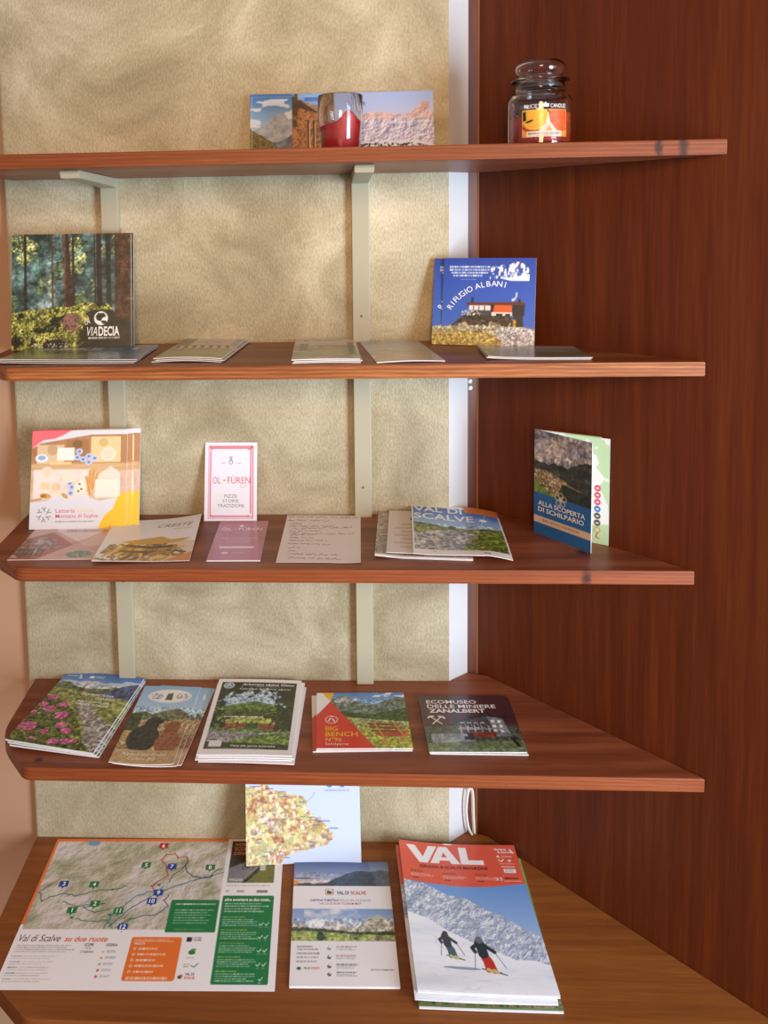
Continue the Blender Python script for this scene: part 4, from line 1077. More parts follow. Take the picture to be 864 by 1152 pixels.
# ---- white and pink pizzeria cards
k = Ink(.0918, .1343, '#dfe1ee', cell=.0009)
PK = '#c4566f'
k.frame(.075, .045, .925, .965, .9, PK); k.rect(.075, .045, .925, .085, '#cf7f90'); k.rect(.872, .045, .925, .085, PK)
k.put(k.rng(.105, .085, .895, .945) & ~k.rng(.125, .10, .86, .925), PK); k.rect(.86, .085, .925, .93, '#dfe1ee'); k.rect(.862, .085, .885, .90, PK); k.rect(.905, .085, .925, .965, PK)
k.rrect(.125, .088, .86, .928, 6, '#dfe1ee'); k.poly([(.105, .13), (.105, .085), (.19, .085), (.135, .095)], '#dfe1ee', .5)
k.ell(.50, .255, 3.6, 4.2, '#8a8592'); k.ell(.50, .258, 2.2, 2.6, '#dfe1ee'); k.rect(.465, .185, .535, .20, '#8a8592'); k.rect(.48, .205, .52, .222, '#8a8592'); k.rect(.31, .262, .40, .272, '#b4b0bb'); k.rect(.60, .262, .70, .272, '#b4b0bb')
k.text('OL', .155, .525, .082, .15, '#c9586a'); k.ell(.375, .485, 1.5, 1.5, '#c9586a'); k.text('FÙREN', .44, .525, .082, .43, '#c9586a'); k.line([(.68, .53), (.69, .57), (.74, .578), (.79, .56), (.79, .53)], .8, '#d98a96')
k.text('PIZZE', .375, .705, .040, .25, '#77727e'); k.text('STORIE', .345, .765, .040, .31, '#77727e'); k.text('TRADIZIONI', .25, .825, .040, .50, '#77727e')
o = leaflet('card', k, .0012, 'gloss', (-.1893, -.0345, S3), -.7, 75.5)
tag(o, 'white card with pink double frame leaning against the wall', 'card')

k = Ink(.0824, .1655, '#b56c80', cell=.0009)
k.put(k.V > -1, k.pal(k.noise(70, 3), ['#b16a7d', '#bd7689']))
k.put(k.emask(.48, .215, 30, 19) & ~k.emask(.48, .215, 29.2, 18.2), '#e3bcc6'); k.rect(.12, .20, .9, .262, '#b56c80')
k.text('OL', .08, .262, .062, .22, '#f2dde2', b=.012); k.ell(.37, .235, 1.4, 1.6, '#f2dde2'); k.text('FÙREN', .43, .262, .062, .48, '#f2dde2', b=.012); k.ell(.48, .145, 3.5, 4.4, '#f2dde2')
k.body(.14, .455, .86, .475, 1, '#ecd2d9', .75, 3, .9, .02); k.body(.22, .50, .76, .515, 1, '#ecd2d9', .75, 4, .9, .02); k.body(.26, .56, .73, .575, 1, '#ecd2d9', .85, 5, .9, .02)
k.rrect(.16, .67, .83, .72, 2, '#f0d3da'); k.ell(.30, .83, 5.5, 4, '#ecd2d9'); k.rect(.43, .825, .68, .835, '#ecd2d9', .8)
f_ = booklet('menu_card', k, .0020, 'shiny', (-.1629, -.2045, S3), .6, layers=3)
tag(f_, 'dusty pink folded menu card lying in front of the white card', 'menu')

# ---- handwritten note
k = Ink(.1284, .2008, '#eae0dd', cell=.00085)
rs = np.random.RandomState(11)
def scrawl(u, v, l, slope=0.0, c='#3a3640'):
    while l > 0:
        wl = min(l, rs.uniform(.07, .2)); n = int(wl * 100); pts = []
        for i in range(n):
            t_ = i / max(n - 1, 1); pts.append((u + wl * t_, v + slope * wl * t_ + (rs.uniform(-.013, .013) if rs.rand() < .8 else rs.uniform(-.026, .014))))
        if len(pts) > 1: k.line(pts, .85, c, .95)
        u += wl + .03; l -= wl + .03; v += slope * wl
for (u, v, l, s) in ((.02, .04, .95, .02), (.03, .13, .55, .02), (.06, .21, .18, 0), (.07, .27, .58, -.02), (.10, .325, .78, -.06), (.08, .37, .42, 0), (.09, .42, .22, 0), (.11, .465, .80, -.07), (.10, .515, .30, 0), (.11, .575, .48, .02), (.10, .635, .55, .05),
                     (.10, .715, .16, .02), (.12, .78, .14, 0), (.12, .84, .60, .04), (.14, .92, .62, .02)): scrawl(u, v, l, s)
o = leaflet('note_sheet', k, .0004, 'matte', (-.0335, -.2100, S3), -1.6, surf=lambda u, v: .0045 * np.clip(u * 3 - 2.2, 0, 1) ** 2 * np.clip(v * 3 - 2.2, 0, 1) ** 2 + .0006 * np.sin(np.pi * u))
tag(o, 'cream handwritten note in the middle of the third shelf', 'note')

# ---- valley magazines, three different ones fanned
k = Ink(*A5, '#e9e2dc'); k.tex(k.rng(0, 0, 1, .97), ['#8f857e', '#b3a79e', '#6c625d', '#c9beb4', '#9a7c66'], 16, 3, con=2.2)
k.text('V', .10, .12, .10, .16, '#ece6e0', b=.02); k.text('P', .4, .3, .05, .05, '#ece6e0'); k.T = k.T[:1]; k.body(.05, .15, .22, .21, 2, '#ece6e0', .8, 4)
g1 = booklet('magazine', k, .0028, 'gloss', (.1262, -.1965, S3), -4.8, surf=lambda u, v: .0030 * np.clip(1 - u * 4, 0, 1), layers=3)
GR = 'fanned magazines on the middle shelf'
tag(g1, 'grey-brown magazine at the bottom of the fan on the middle shelf, furthest left', 'magazine', GR)
k = Ink(*A5, '#e2d8d2'); k.rect(0, 0, 1, .13, '#8b9a7a'); k.tex(k.rng(0, 0, 1, .13), ['#7b8a6a', '#a9b39a', '#95805f'], 8, 3)
k.text('Pr', .25, .34, .055, .10, '#4a4548', b=.02)
for i in range(7): k.body(.08 if i % 2 else .15, .42 + i * .075, .8, .46 + i * .075, 2, '#8b8288', .7, i, .5, .4)
g2 = leaflet('programme_sheet', k, .0008, 'matte', (.1440, -.1935, S3 + .0066), -5.2)
tag(g2, 'pale programme sheet between the two magazines of the fan, middle shelf', 'leaflet', GR)
k = Ink(*A5, '#efe9e6')
p = k.rng(.02, .06, .98, .91)
k.grad(.02, .06, .98, .5, ['#2f63b0', '#4a80c8', '#8ab2e0', '#bcd4ea'], p)
k.put(p & k.below([(0, .40), (.2, .43), (.45, .47), (.7, .49), (.85, .46), (1, .44)], .015, 4, 16), k.pal(k.noise(12, 4), ['#46583c', '#5c6d46', '#3a4a38']))
k.tex(p & k.below([(0, .46), (.4, .50), (1, .51)], .02, 5, 9), ['#5d7030', '#7e8c3e', '#8f9a52', '#47562a'], 8, 5, con=2)
sm = p & k.pmask([(.02, .60), (.3, .53), (.6, .56), (.75, .62), (.62, .91), (.02, .91)])
k.put(sm, k.pal(k.noise(9, 6, 6), ['#4a4a4e', '#77767a', '#a09ea0', '#c6c3c2', '#5c5654']))
k.tex(p & k.below([(.5, .92), (.58, .72), (.7, .62), (.85, .60), (1, .58)], .05, 8, 9), ['#3f5220', '#68802c', '#8a983c', '#2a3818'], 5, 7, con=2.4)
k.put(p & k.emask(.44, .47, 6, 9), '#34422c')
k.photo(p & (k.V > .40), 5, .6)
rec = k.pmask([(.60, 0), (1, 0), (1, .16), (.62, .13)]); k.put(rec, '#cc7638')
for a in range(12):
    c = math.cos(a * .524 + .2); s_ = math.sin(a * .524 + .2); L = 26 if a % 3 == 0 else 14; k.line([(.80, .28), (.80 + L / 148 * c, .28 + L / 210 * s_)], 1.1, '#eef4fa', .75)
k.ell(.80, .28, 6, 6, '#fbfdff')
k.text('VAL DI', .03, .165, .105, .55, '#f3f3f6', b=.018); k.text('SCALVE', .03, .325, .115, .67, '#f3f3f6', b=.018)
k.body(.72, .945, .78, .965, 1, '#44444a', .9, 3, .95, 0); k.body(.80, .95, .92, .962, 1, '#99999f', .7, 4); k.rect(.21, .93, .24, .945, '#cc7638', .7)
mg = lambda u, v: .0050 * np.clip(1 - u * 1.5, 0, 1) ** 1.5 * (.4 + .6 * (1 - v)) + .0012 * np.sin(u * 5 + v * 4) + .0012
g3 = leaflet('magazine', k, .0008, 'gloss', (.1842, -.2046, S3 + .0076), -4.4, surf=lambda u, v: mg(u, v) - .0058 * np.clip((u - .74) / .26, 0, 1) ** 1.3)
tag(g3, 'uppermost magazine of the fan, blue sky over a rocky stream with orange corner', 'magazine', GR)

# ---- folded village leaflet standing open like a book
k = Ink(.1095, .1722, '#1f5a9a')
p = k.rng(0, 0, 1, .60)
k.put(p, k.pal(k.noise(24, 4, 6, 1.5, .9), ['#4f5a78', '#7c7f92', '#a9a2a6', '#c9bdb6', '#8a8a9c']))
k.put(p & k.below([(0, .25), (.2, .27), (.45, .22), (.6, .19), (.75, .25), (1, .24)], .05, 5, 12), k.pal(k.noise(7, 6, 6), ['#b9b0b0', '#dcd2cc', '#6f7080', '#8f8a94']))
k.put(p & k.below([(0, .29), (.25, .31), (.5, .27), (.6, .30), (.8, .22), (1, .20)], .04, 7, 12), k.pal(k.noise(9, 8, 5), ['#2f3632', '#434a3e', '#242a2a', '#53584a']))
k.tex(p & k.below([(0, .37), (.3, .37), (.5, .41), (.7, .46), (1, .50)], .02, 9, 10), ['#8a7a5c', '#a68f6a', '#5f5a44', '#c0a67e'], 7, 9, con=2.2)
k.dots(p & k.below([(0, .38), (.3, .40), (.5, .45), (.8, .50), (1, .52)], .02, 9, 10), 260, .6, 1.5, ['#d9cfc0', '#b38a6a', '#8a5f48', '#efe6da', '#5f5a50'], 7)
k.put(p & k.below([(.40, .60), (.5, .46), (.7, .47), (1, .50)], .03, 11, 10), k.pal(k.noise(6, 11, 5), ['#1f2626', '#2e3630', '#39403a']))
k.put(p & k.pmask([(0, .46), (.15, .52), (.4, .60), (0, .60)]), k.pal(k.noise(10, 12), ['#5f7a3a', '#76904a']))
k.photo(p, 5, .45); k.put(k.rng(0, .60, 1, 1), k.pal(k.noise(70, 3), ['#1d5796', '#2a66a8']))
for a in range(5):
    t_ = math.pi / 2 + a * 2 * math.pi / 5; k.put(k.emask(.48 + .065 * math.cos(t_), .605 - .042 * math.sin(t_), 4.6, 4.6) & ~k.emask(.48 + .065 * math.cos(t_), .605 - .042 * math.sin(t_), 3.2, 3.2), '#c9b9a6')
k.ell(.48, .605, 3, 3, '#c9b9a6'); k.line([(.48, .61), (.47, .665)], 1.5, '#c9b9a6')
k.text('ALLA SCOPERTA', .08, .715, .042, .82, '#ece7e4', b=.01); k.text('DI SCHILPARIO', .08, .775, .042, .80, '#ece7e4', b=.01)
k.rect(0, .82, 1, .885, '#d5b8a2'); k.body(.16, .842, .80, .862, 1, '#8a7a74', .9, 4, .95, .0)
sch = empty('folded_leaflet', (.3190, -.0855, S3 + .0002), (0, 0, 0))
tag(sch, 'folded village leaflet standing open on the right of the middle shelf, green map inside', 'leaflet')
fr_ = link('front_panel', sheet_mesh('front_panel', k, .0012), MAT['gloss'], sch)
fr_.rotation_euler = (R(90), 0, R(-53.5)); fr_.location = (.5 * .1095 * math.cos(R(-53.5)), .5 * .1095 * math.sin(R(-53.5)), 0)
k = Ink(.1163, .1702, '#b7d6ae')
wm = (k.noise(40, 5, 4) > .52) | (k.U < .30); k.put(wm & (k.V < .80), '#e2e6e6', .95)
k.put(k.pmask([(.7, .12), (.82, .17), (.86, .24), (.8, .30), (.88, .36), (.92, .40), (.86, .46), (.98, .62), (1, .80), (.7, .84)]), '#e2e6e6'); k.line([(.78, .27), (.86, .33), (.92, .38), (.98, .39)], 3.2, '#f2f4f0'); k.ell(.82, .10, 2.5, 2.5, '#d6e6cc')
for i, (c, tt) in enumerate((('#c83a5e', ''), ('#c83a5e', ''), ('#c83a5e', ''), ('#2466b4', ''), ('#3a3a36', ''), ('#3a3a36', ''))):
    v = .475 + i * .065; k.ell(.845, v, 4.8, 5.0, c); k.rect(.825, v - .008, .865, v + .010, '#f0eef0', .85)
k.put(k.emask(.845, .868, 4.8, 5.2) & ~k.emask(.845, .868, 3.4, 3.6), '#d9783c'); k.line([(.845, .90), (.83, .935), (.87, .945)], 1.8, '#a8643a')
bk = link('back_panel', sheet_mesh('back_panel', k, .0010, edge='#dfe8da'), MAT['gloss'], sch)
bk.rotation_euler = (R(90), 0, R(-30.9)); bk.location = (.0012 + .5 * .1163 * math.cos(R(-30.9)), .0012 + .5 * .1163 * math.sin(R(-30.9)), 0)
bk2 = bk.copy(); COL.objects.link(bk2); bk2.name = 'rear_panel'; bk2.parent = sch; bk2.rotation_euler = (R(90), 0, R(-29.6)); bk2.location = (.0042 + .5 * .1163 * math.cos(R(-29.6)), .0042 + .5 * .1163 * math.sin(R(-29.6)), 0)

# ================================================================== second shelf
# ---- forest booklets
k = Ink(.1985, .1955, '#2c3a34')
k.put(k.V > -1, k.pal(k.noise(26, 3, 6), ['#101816', '#1f2e2b', '#3a524e', '#5f7f7d', '#18221e']))
k.tex((k.noise(30, 4, 4) > .55) & (k.V < .68), ['#3a4e3a', '#6f8256', '#25352a', '#9aa570'], 8, 5, con=2.4)
for (u, v, r) in ((.06, .08, 18), (.16, .10, 11), (.52, .10, 16), (.56, .22, 14), (.50, .30, 12), (.10, .22, 12)): k.dots(k.emask(u, v, r, r * .9), 120, .5, 1.8, ['#b9bf6a', '#8f9a4c', '#d9d890', '#5f7040'], int(r + u * 50))
rs = np.random.RandomState(3)
for _ in range(90):
    u, v, a = rs.uniform(.26, .40), rs.uniform(.04, .58), rs.uniform(-.5, .5); k.line([(u, v), (u + .05 * math.cos(a), v + .05 * math.sin(a))], .5, '#a9b0ac', .55)
k.put(k.emask(.33, .50, 14, 32), '#cfd8d8', .28 * np.exp(-(((k.U - .33) / .06) ** 2 + ((k.V - .52) / .13) ** 2))); k.put(k.emask(.26, .62, 26, 12), '#dfe6e4', .5 * np.exp(-(((k.U - .27) / .08) ** 2 + ((k.V - .62) / .035) ** 2)))
for (u, wd, c) in ((.12, 4.5, '#2a1f1c'), (.345, 3, '#4a3c36'), (.455, 11, '#3a2722'), (.445, 4, '#58402f'), (.52, 4, '#2a2423'), (.70, 2.5, '#25211f'), (.735, 8.5, '#221c1d'), (.80, 3, '#1a2020'), (.82, 6, '#1c2624')):
    k.line([(u - .01, 0), (u + (.03 if wd > 10 else 0), .66)], wd, c)
k.put(k.rng(.86, 0, 1, .78), k.pal(k.noise(12, 8, 6, .5, 1.6), ['#1c1511', '#33241a', '#4f3522', '#16110f']))
gr = k.below([(0, .68), (.15, .655), (.3, .64), (.5, .63), (.62, .59), (.75, .60), (.82, .62), (.88, .72), (1, .76)], .03, 9, 14)
k.tex(gr, ['#14160e', '#3a4218', '#7f8434', '#c9c860', '#23280f', '#8f9240', '#e0dc80', '#2c3016'], 18, 10, con=2.6, rough=.72)
k.photo(k.V > 0, 7, .55)
k.tex(gr & k.emask(.53, .76, 22, 15) & (k.noise(9, 41) > .47), ['#4a2f2c', '#7d564e', '#9a7468', '#3a2622'], 7, 12, con=2.2)
k.put(gr & (k.U > .60 + (k.noise(16, 13) - .5) * .3) & (k.V > .66), k.pal(k.noise(8, 14), ['#14150f', '#22241a', '#2c2d1e']), .92)
k.line([(.22, .70), (.36, .86), (.40, .92)], 1.8, '#2b2c1c', .8); k.put(k.emask(.36, .955, 20, 9), '#1a1a16', .9); k.dots(k.rng(.08, .94, .5, .99), 60, .5, 1.3, ['#a9aca0', '#d8d8c8'], 9)
k.ell(.745, .735, 11.5, 11.5, '#f2f3f2'); k.put(k.pmask([(.70, .72), (.72, .69), (.77, .69), (.79, .72), (.76, .73), (.74, .76), (.71, .75)]), '#20241d'); k.put(k.pmask([(.745, .755), (.78, .755), (.80, .77), (.77, .785), (.75, .775)]), '#20241d')
k.text('LA', .615, .79, .045, .045, '#eef0ee', sh=.2, rot=.25); k.text('VIA', .630, .885, .075, .085, '#eef0ee', sh=.25); k.text('DECIA', .725, .885, .075, .175, '#eef0ee', b=.03)
k.text('CAMMINO NEI BOSCHI DI SCALVE', .64, .912, .017, .255, '#eef0ee', b=.01) if False else k.body(.64, .895, .90, .912, 1, '#eef0ee', .9, 4, .9, .0)
h_ = booklet('booklet', k, .0034, 'gloss', (-.4440, -.0650, S2), 4.5, 80.0, layers=4)
GR = 'forest booklets leaning on the wall'
tag(h_, 'front square booklet with sunlit forest photo leaning on the wall', 'booklet', GR)
o = dup(h_, (-.4405, -.0608, S2), 4.5, 80.0); tag(o, 'rear square forest booklet, only a thin right edge showing behind the front copy', 'booklet', GR)

# ---- e-bike leaflets
k = Ink(.21, .148, '#7d8a92')
k.put(k.V > -1, k.pal(np.clip(k.U * .9 + (k.noise(20, 3) - .5) * .7, 0, 1), ['#6d7048', '#84865c', '#7e8c94', '#6a87a6', '#587a9e']))
k.tex(k.rng(0, .45, .62, .9), ['#7a7a44', '#96925a', '#5f6440'], 10, 5, a=.8)
k.put((k.V > .62) & (k.V < .95), k.pal(k.noise(20, 6, 4, 3, .5), ['#93a0a6', '#aeb7bb', '#7c8a92']), .7)
k.text('E-BIKE', .14, .36, .18, .47, '#e3e4e6', b=.03); k.body(.66, .20, .80, .34, 2, '#d9c6c8', .85, 5); k.text('in', .845, .33, .17, .05, '#e3e4e6', b=.01) if False else k.rect(.85, .18, .885, .34, '#dfe3e8', .9)
k.line([(.55, .55), (.60, .50), (.66, .60), (.72, .50), (.78, .58), (.86, .47)], 2.0, '#dfe6ea', .9)
i_ = leaflet('leaflet', k, .0010, 'shiny', (-.4060, -.1995, S2 + .0036), .8, surf=lambda u, v: .0028 * np.clip(1 - u * 1.2, 0, 1) ** 2 * v)
GR = 'electric bike leaflets on the second shelf'
tag(i_, 'topmost electric bike leaflet in front of the forest booklet', 'leaflet', GR)
for j, (dx, dy, a, l) in enumerate(((.001, -.004, .2, 'middle electric bike leaflet, its white edge just below the top copy'), (-.003, -.0075, .9, 'lowest electric bike leaflet, lying nearest the front edge of the second shelf'))):
    o = i_.copy(); COL.objects.link(o); o.location = (-.4060 + dx, -.1995 + dy, S2 + .0018 * (1 - j)); o.rotation_euler.z = R(a); tag(o, l, 'leaflet', GR)

# ---- grey-green leaflets with a row of arches
k = Ink(.105, .210, '#c0bda6')
k.put(k.V > -1, k.pal(k.noise(40, 3), ['#b4b294', '#c6c2a8', '#a9a98c'])); k.rect(0, 0, .24, .36, '#8f8e7c'); k.rect(.22, .02, .86, .36, '#d6ccca'); k.rect(.86, .06, .99, .36, '#a9adb8')
k.put(k.rng(.05, .36, 1, .66), k.pal(k.noise(12, 4, 4, 1, .6), ['#9a937c', '#b3a98c', '#7d785f']))
for i in range(7): k.poly([(.08 + i * .13, .40), (.16 + i * .13, .40), (.20 + i * .13, .50), (.155 + i * .13, .64), (.14 + i * .13, .50)], '#d8cdb6'); k.poly([(.03 + i * .13, .42), (.09 + i * .13, .40), (.135 + i * .13, .52), (.10 + i * .13, .5)], '#6f6a58')
k.put(k.rng(0, .66, 1, .96), k.pal(k.noise(20, 6, 4, 2, .5), ['#a4a672', '#bcbb94', '#8f9162'])); k.line([(.32, .22), (.42, .20), (.46, .26), (.60, .18), (.68, .25), (.8, .22)], 1.6, '#5a5660'); k.body(.4, .10, .78, .14, 1, '#8f8890', .7, 3)
j_ = leaflet('leaflet', k, .0012, 'gloss', (-.2245, -.2010, S2 + .0042), -3.4, surf=lambda u, v: .0030 * (1 - u) * np.clip(1 - v * 3, 0, 1) ** 2 + .0022 * np.sin(np.pi * u) * v)
GR = 'grey-green leaflets on the second shelf'
tag(j_, 'upper grey-green leaflet with a row of arches, second along the second shelf', 'leaflet', GR)
for j, (dx, dy, a, l) in enumerate(((.004, -.003, -4.6, 'middle grey-green leaflet, under the one with the arches uppermost'), (-.001, -.005, -2.6, 'lowest grey-green leaflet, resting on the shelf under two others'))):
    o = j_.copy(); COL.objects.link(o); o.location = (-.2245 + dx, -.2010 + dy, S2 + .0020 * (1 - j)); o.rotation_euler.z = R(a); tag(o, l, 'leaflet', GR)

# ---- pale leaflets with a tower
k = Ink(.100, .210, '#cfcac0')
k.put(k.V > -1, k.pal(k.noise(30, 3), ['#c9c6b8', '#d8d2ca', '#bdbba8'])); k.rect(.08, .26, .24, .62, '#8b8a7c'); k.rect(.02, .30, .1, .6, '#b5b3a0')
k.tex(k.rng(.22, .34, .98, .72), ['#8c9074', '#aaa98e', '#c2bca4', '#6f745c'], 16, 4, 5, 1.4, .6); k.put(k.rng(0, .66, 1, .92), k.pal(k.noise(20, 5, 4, 2, .5), ['#9aa080', '#b9bda0', '#858c6c'])); k.rect(.86, .2, .96, .8, '#6d6f66', .6)
k.rect(0, 0, 1, .17, '#d3cdc8'); k.ell(.19, .10, 5, 4, '#77747a'); k.text('CAMMINO', .32, .135, .035, .48, '#8a868c') if False else k.body(.32, .07, .80, .125, 1, '#8a868c', .8, 4, .9, .05)
l_ = leaflet('leaflet', k, .0014, 'gloss', (-.0175, -.2221, S2 + .0040), 1.2, surf=lambda u, v: .0008 * np.sin(np.pi * u))
GR = 'pale tower leaflets on the second shelf'
tag(l_, 'upper pale leaflet with a small stone tower, left of the middle bracket', 'leaflet', GR)
for j, (dx, dy, a, l) in enumerate(((.0035, -.002, 1.9, 'middle pale tower leaflet, sticking out to the right below the upper one'), (.001, -.004, .5, 'lowest pale tower leaflet of the pile left of the middle bracket'))):
    o = l_.copy(); COL.objects.link(o); o.location = (-.0175 + dx, -.2221 + dy, S2 + .0019 * (1 - j)); o.rotation_euler.z = R(a); tag(o, l, 'leaflet', GR)

# ---- grey-blue slanted leaflet
k = Ink(.100, .210, '#a9adb6')
k.put(k.V > -1, k.pal(np.clip(k.V + (k.noise(24, 3) - .5) * .5, 0, 1), ['#8f9cae', '#a7aeb8', '#b5b2ac', '#c3b3a2', '#cdbba6'])); k.put(np.abs(k.noise(40, 5, 3, 2, 1) - .5) < .02, '#e3dcd6', .7); k.tex(k.rng(0, .5, 1, .72), ['#9aa08e', '#b3b0a0', '#c9bfb2'], 14, 4, a=.7)
k.body(.30, .06, .9, .12, 1, '#d8dce4', .7, 5); k.line([(.3, .80), (.55, .66), (.75, .62), (1, .70)], 2, '#dcc6b0')
o = leaflet('leaflet', k, .0016, 'shiny', (.1060, -.2255, S2), 5.2, surf=lambda u, v: .0014 * np.sin(np.pi * u))
tag(o, 'slanted grey-blue leaflet lying right of the middle bracket', 'leaflet')

# ---- mountain hut booklets
k = Ink(.1493, .146, '#2f55b4')
k.grad(0, 0, 1, 1, ['#27489f', '#3159b8', '#3c68c6', '#5079cc'])
gr = k.below([(0, .80), (.12, .765), (.24, .66), (.32, .635), (.72, .65), (.80, .72), (.88, .78), (1, .80)], .02, 4, 10)
k.tex(gr, ['#8a8468', '#a9a07c', '#cfc6ae', '#6d664e'], 6, 5, con=2.2)
k.tex(gr & (k.V < .76 + (k.noise(8, 31) - .5) * .14) & (k.U > .12) & (k.U < .76), ['#3c342a', '#5a4e3e', '#2c261f', '#75674f'], 5, 6, con=2)
k.tex(k.below([(0, .86), (.3, .83), (.55, .86), (.75, .97)], .02, 7, 10) & (k.U < .78), ['#a88f3c', '#c7b060', '#8a7632', '#dcc88a', '#b89c4a'], 5, 7, con=2.2)
k.tex(k.below([(.6, .80), (.75, .78), (1, .80)], .03, 8, 6) & (k.U > .62 + (k.noise(9, 9) - .5) * .2), ['#8f8a88', '#d5d0d2', '#ece8ea', '#6f6a6a', '#b9b3b2'], 4, 8, con=2.6)
k.poly([(.27, .515), (.87, .50), (.895, .52), (.895, .54), (.27, .545)], '#6d342c'); k.poly([(.76, .535), (.89, .535), (.885, .66), (.76, .66)], '#2c2a2c'); k.rect(.52, .535, .57, .64, '#2f2a2a')
k.rect(.30, .545, .53, .60, '#e8e6e4'); k.rect(.31, .60, .54, .635, '#4a4440'); k.poly([(.57, .54), (.755, .54), (.755, .63), (.555, .63)], '#e0662c')
k.rect(.54, .62, .76, .66, '#e4e0dc'); k.rect(.59, .635, .66, .665, '#2a2628'); k.rect(.69, .635, .74, .665, '#2a2628')
for u in (.34, .40, .46): k.rect(u, .55, u + .012, .60, '#55565c')
k.rect(.32, .455, .345, .515, '#2f2a28'); k.rect(.82, .465, .845, .51, '#2f2a28'); k.line([(.76, .49), (.80, .44), (.80, .40)], 2.4, '#c9d2e2'); k.ell(.77, .475, 3, 2, '#d7dee8')
k.dots(k.rng(.22, .60, .42, .66), 40, .6, 1.4, ['#e4e0dc', '#b9b3b2'], 4); k.poly([(.78, .66), (.87, .66), (.88, .78), (.74, .78)], '#33302e'); k.rect(.77, .70, .80, .78, '#b58a3c')
# white line drawing of the mountain
mm = k.pmask([(.50, .13), (.55, .09), (.60, .105), (.66, .07), (.72, .08), (.78, .05), (.84, .045), (.87, .075), (.92, .12), (.93, .17), (.88, .18), (.93, .19), (.93, .265), (.74, .265), (.62, .235), (.51, .25), (.515, .19)])
k.put(mm & (k.noise(4.5, 21, 5, .5, 1.5) > .49), '#f2f4f8'); k.put(mm & k.pmask([(.62, .235), (.76, .22), (.93, .19), (.93, .265), (.74, .265)]), '#f2f4f8'); k.photo(gr, 3, .5)
for i, (a, b) in enumerate((('"Se avanzate che tutti al mondo', .44), ('vogliano vivere in pace sulla montagna', .44), ('allora saranno sulla vera libertà', .40), ('che in mano vi sale la cima"', .34))):
    k.body(.07 + (i > 1) * .02 + (i == 3) * .02, .095 + i * .034, .07 + (i > 1) * .02 + b, .118 + i * .034, 1, '#eef1f8', .95, 30 + i, .9, .0)
k.body(.20, .245, .36, .255, 1, '#c3cfe8', .7, 9, .9, 0)
k.arc_text('RIFUGIO', .56, .86, 78, -1.02, -.50, .062, c='#f2f4f8', b=.006); k.arc_text('ALBANI', .56, .86, 78, -.33, .22, .062, c='#f2f4f8', b=.006)
q_ = booklet('booklet', k, .0030, 'gloss', (.2427, -.0725, S2), -17.2, 75.0, layers=3)
GR = 'mountain hut booklets on the second shelf'
tag(q_, 'front blue booklet with a mountain hut, standing in the corner of the second shelf', 'booklet', GR)
o = dup(q_, (.2290, -.0655, S2), -15.0, 73.5); tag(o, 'rear blue hut booklet, showing only its left side behind the front copy', 'booklet', GR)

# ---- dark glossy leaflets in front of the hut booklets
k = Ink(.1488, .111, '#7d837c')
k.put(k.V > -1, k.pal(k.noise(26, 3, 5, 2, .6), ['#8b8f92', '#a5a6a8', '#6f756c', '#b5b3b0'])); k.put(k.rng(.05, .50, 1, .82), k.pal(k.noise(16, 4, 5, 2, .6), ['#5a6244', '#7c8360', '#4a5040'])); k.rect(0, .0, 1, .30, '#a7a9b3', .6)
r_ = leaflet('leaflet', k, .0014, 'shiny', (.2938, -.2130, S2 + .0019), -2.0, surf=lambda u, v: .0024 * np.clip(1 - u * 2, 0, 1) ** 2)
GR = 'glossy leaflets in front of the hut booklets'
tag(r_, 'upper glossy grey leaflet lying before the blue hut booklets', 'leaflet', GR)
o = r_.copy(); COL.objects.link(o); o.location = (.2920, -.2122, S2); o.rotation_euler.z = R(-2.8); tag(o, 'lower glossy grey leaflet, its dark left edge showing under the upper one', 'leaflet', GR)

# ================================================================== top shelf
# ---- wide mountain leaflet
k = Ink(.305, .114, '#a9bfe4')
a = k.rng(0, 0, .232, 1)
k.grad(0, 0, .232, .6, ['#3a6fb8', '#7aa6d8', '#a9c6e6'], a); cl = k.noise(18, 4, 5, 2.2, .7); k.put(a & (cl > .5) & (k.V < .5) & (k.V > .08), '#e4e9f0', .85)
k.put(a & k.below([(0, .58), (.05, .52), (.10, .42), (.15, .32), (.18, .28), (.21, .38), (.232, .46)], .12, 5, 14), k.pal(k.noise(7, 6, 6), ['#6d7888', '#8f98a6', '#b4bac4', '#55606e']))
k.put(a & k.below([(.1, .76), (.16, .70), (.232, .62)], .06, 7, 12), k.pal(k.noise(8, 7), ['#3f4a54', '#58626c', '#9aa2ac']))
k.tex(a & k.below([(0, .50), (.06, .62), (.12, .72), (.18, .92), (.22, 1)], .08, 8, 10), ['#5a4a20', '#8a7430', '#403618', '#a08a3e', '#2f2c18'], 6, 9, con=2.2)
b = k.rng(.232, 0, .462, 1)
k.put(b, '#7fa8dc'); k.put(b & k.rng(.30, .06, .462, .12), '#3f78c0', .9)
k.tex(b & k.below([(.232, .05), (.27, .10), (.29, .18), (.40, .22), (.462, .30)], .04, 10, 12), ['#7a4a28', '#a9703e', '#c48a52', '#5c3820', '#b57c48'], 7, 11, con=2.2)
k.poly([(.232, .12), (.28, .10), (.37, .24), (.37, .30), (.27, .22), (.232, .34)], '#4a3428'); k.tex(k.pmask([(.28, .12), (.36, .17), (.44, .22), (.462, .3), (.37, .28)]), ['#c2a08c', '#8a6a5a', '#dcc0ac'], 4, 12, con=2)
for u in (.315, .345): k.rect(u, .40, u + .008, 1, '#3a2a20'); k.rect(u + .008, .45, u + .014, 1, '#d8b48c')
k.tex(k.rng(.232, 0, .262, .5) & (k.noise(7, 15) > .45), ['#3a2a1a', '#5f4424', '#221a12'], 4, 13)
c = k.rng(.462, 0, 1, 1)
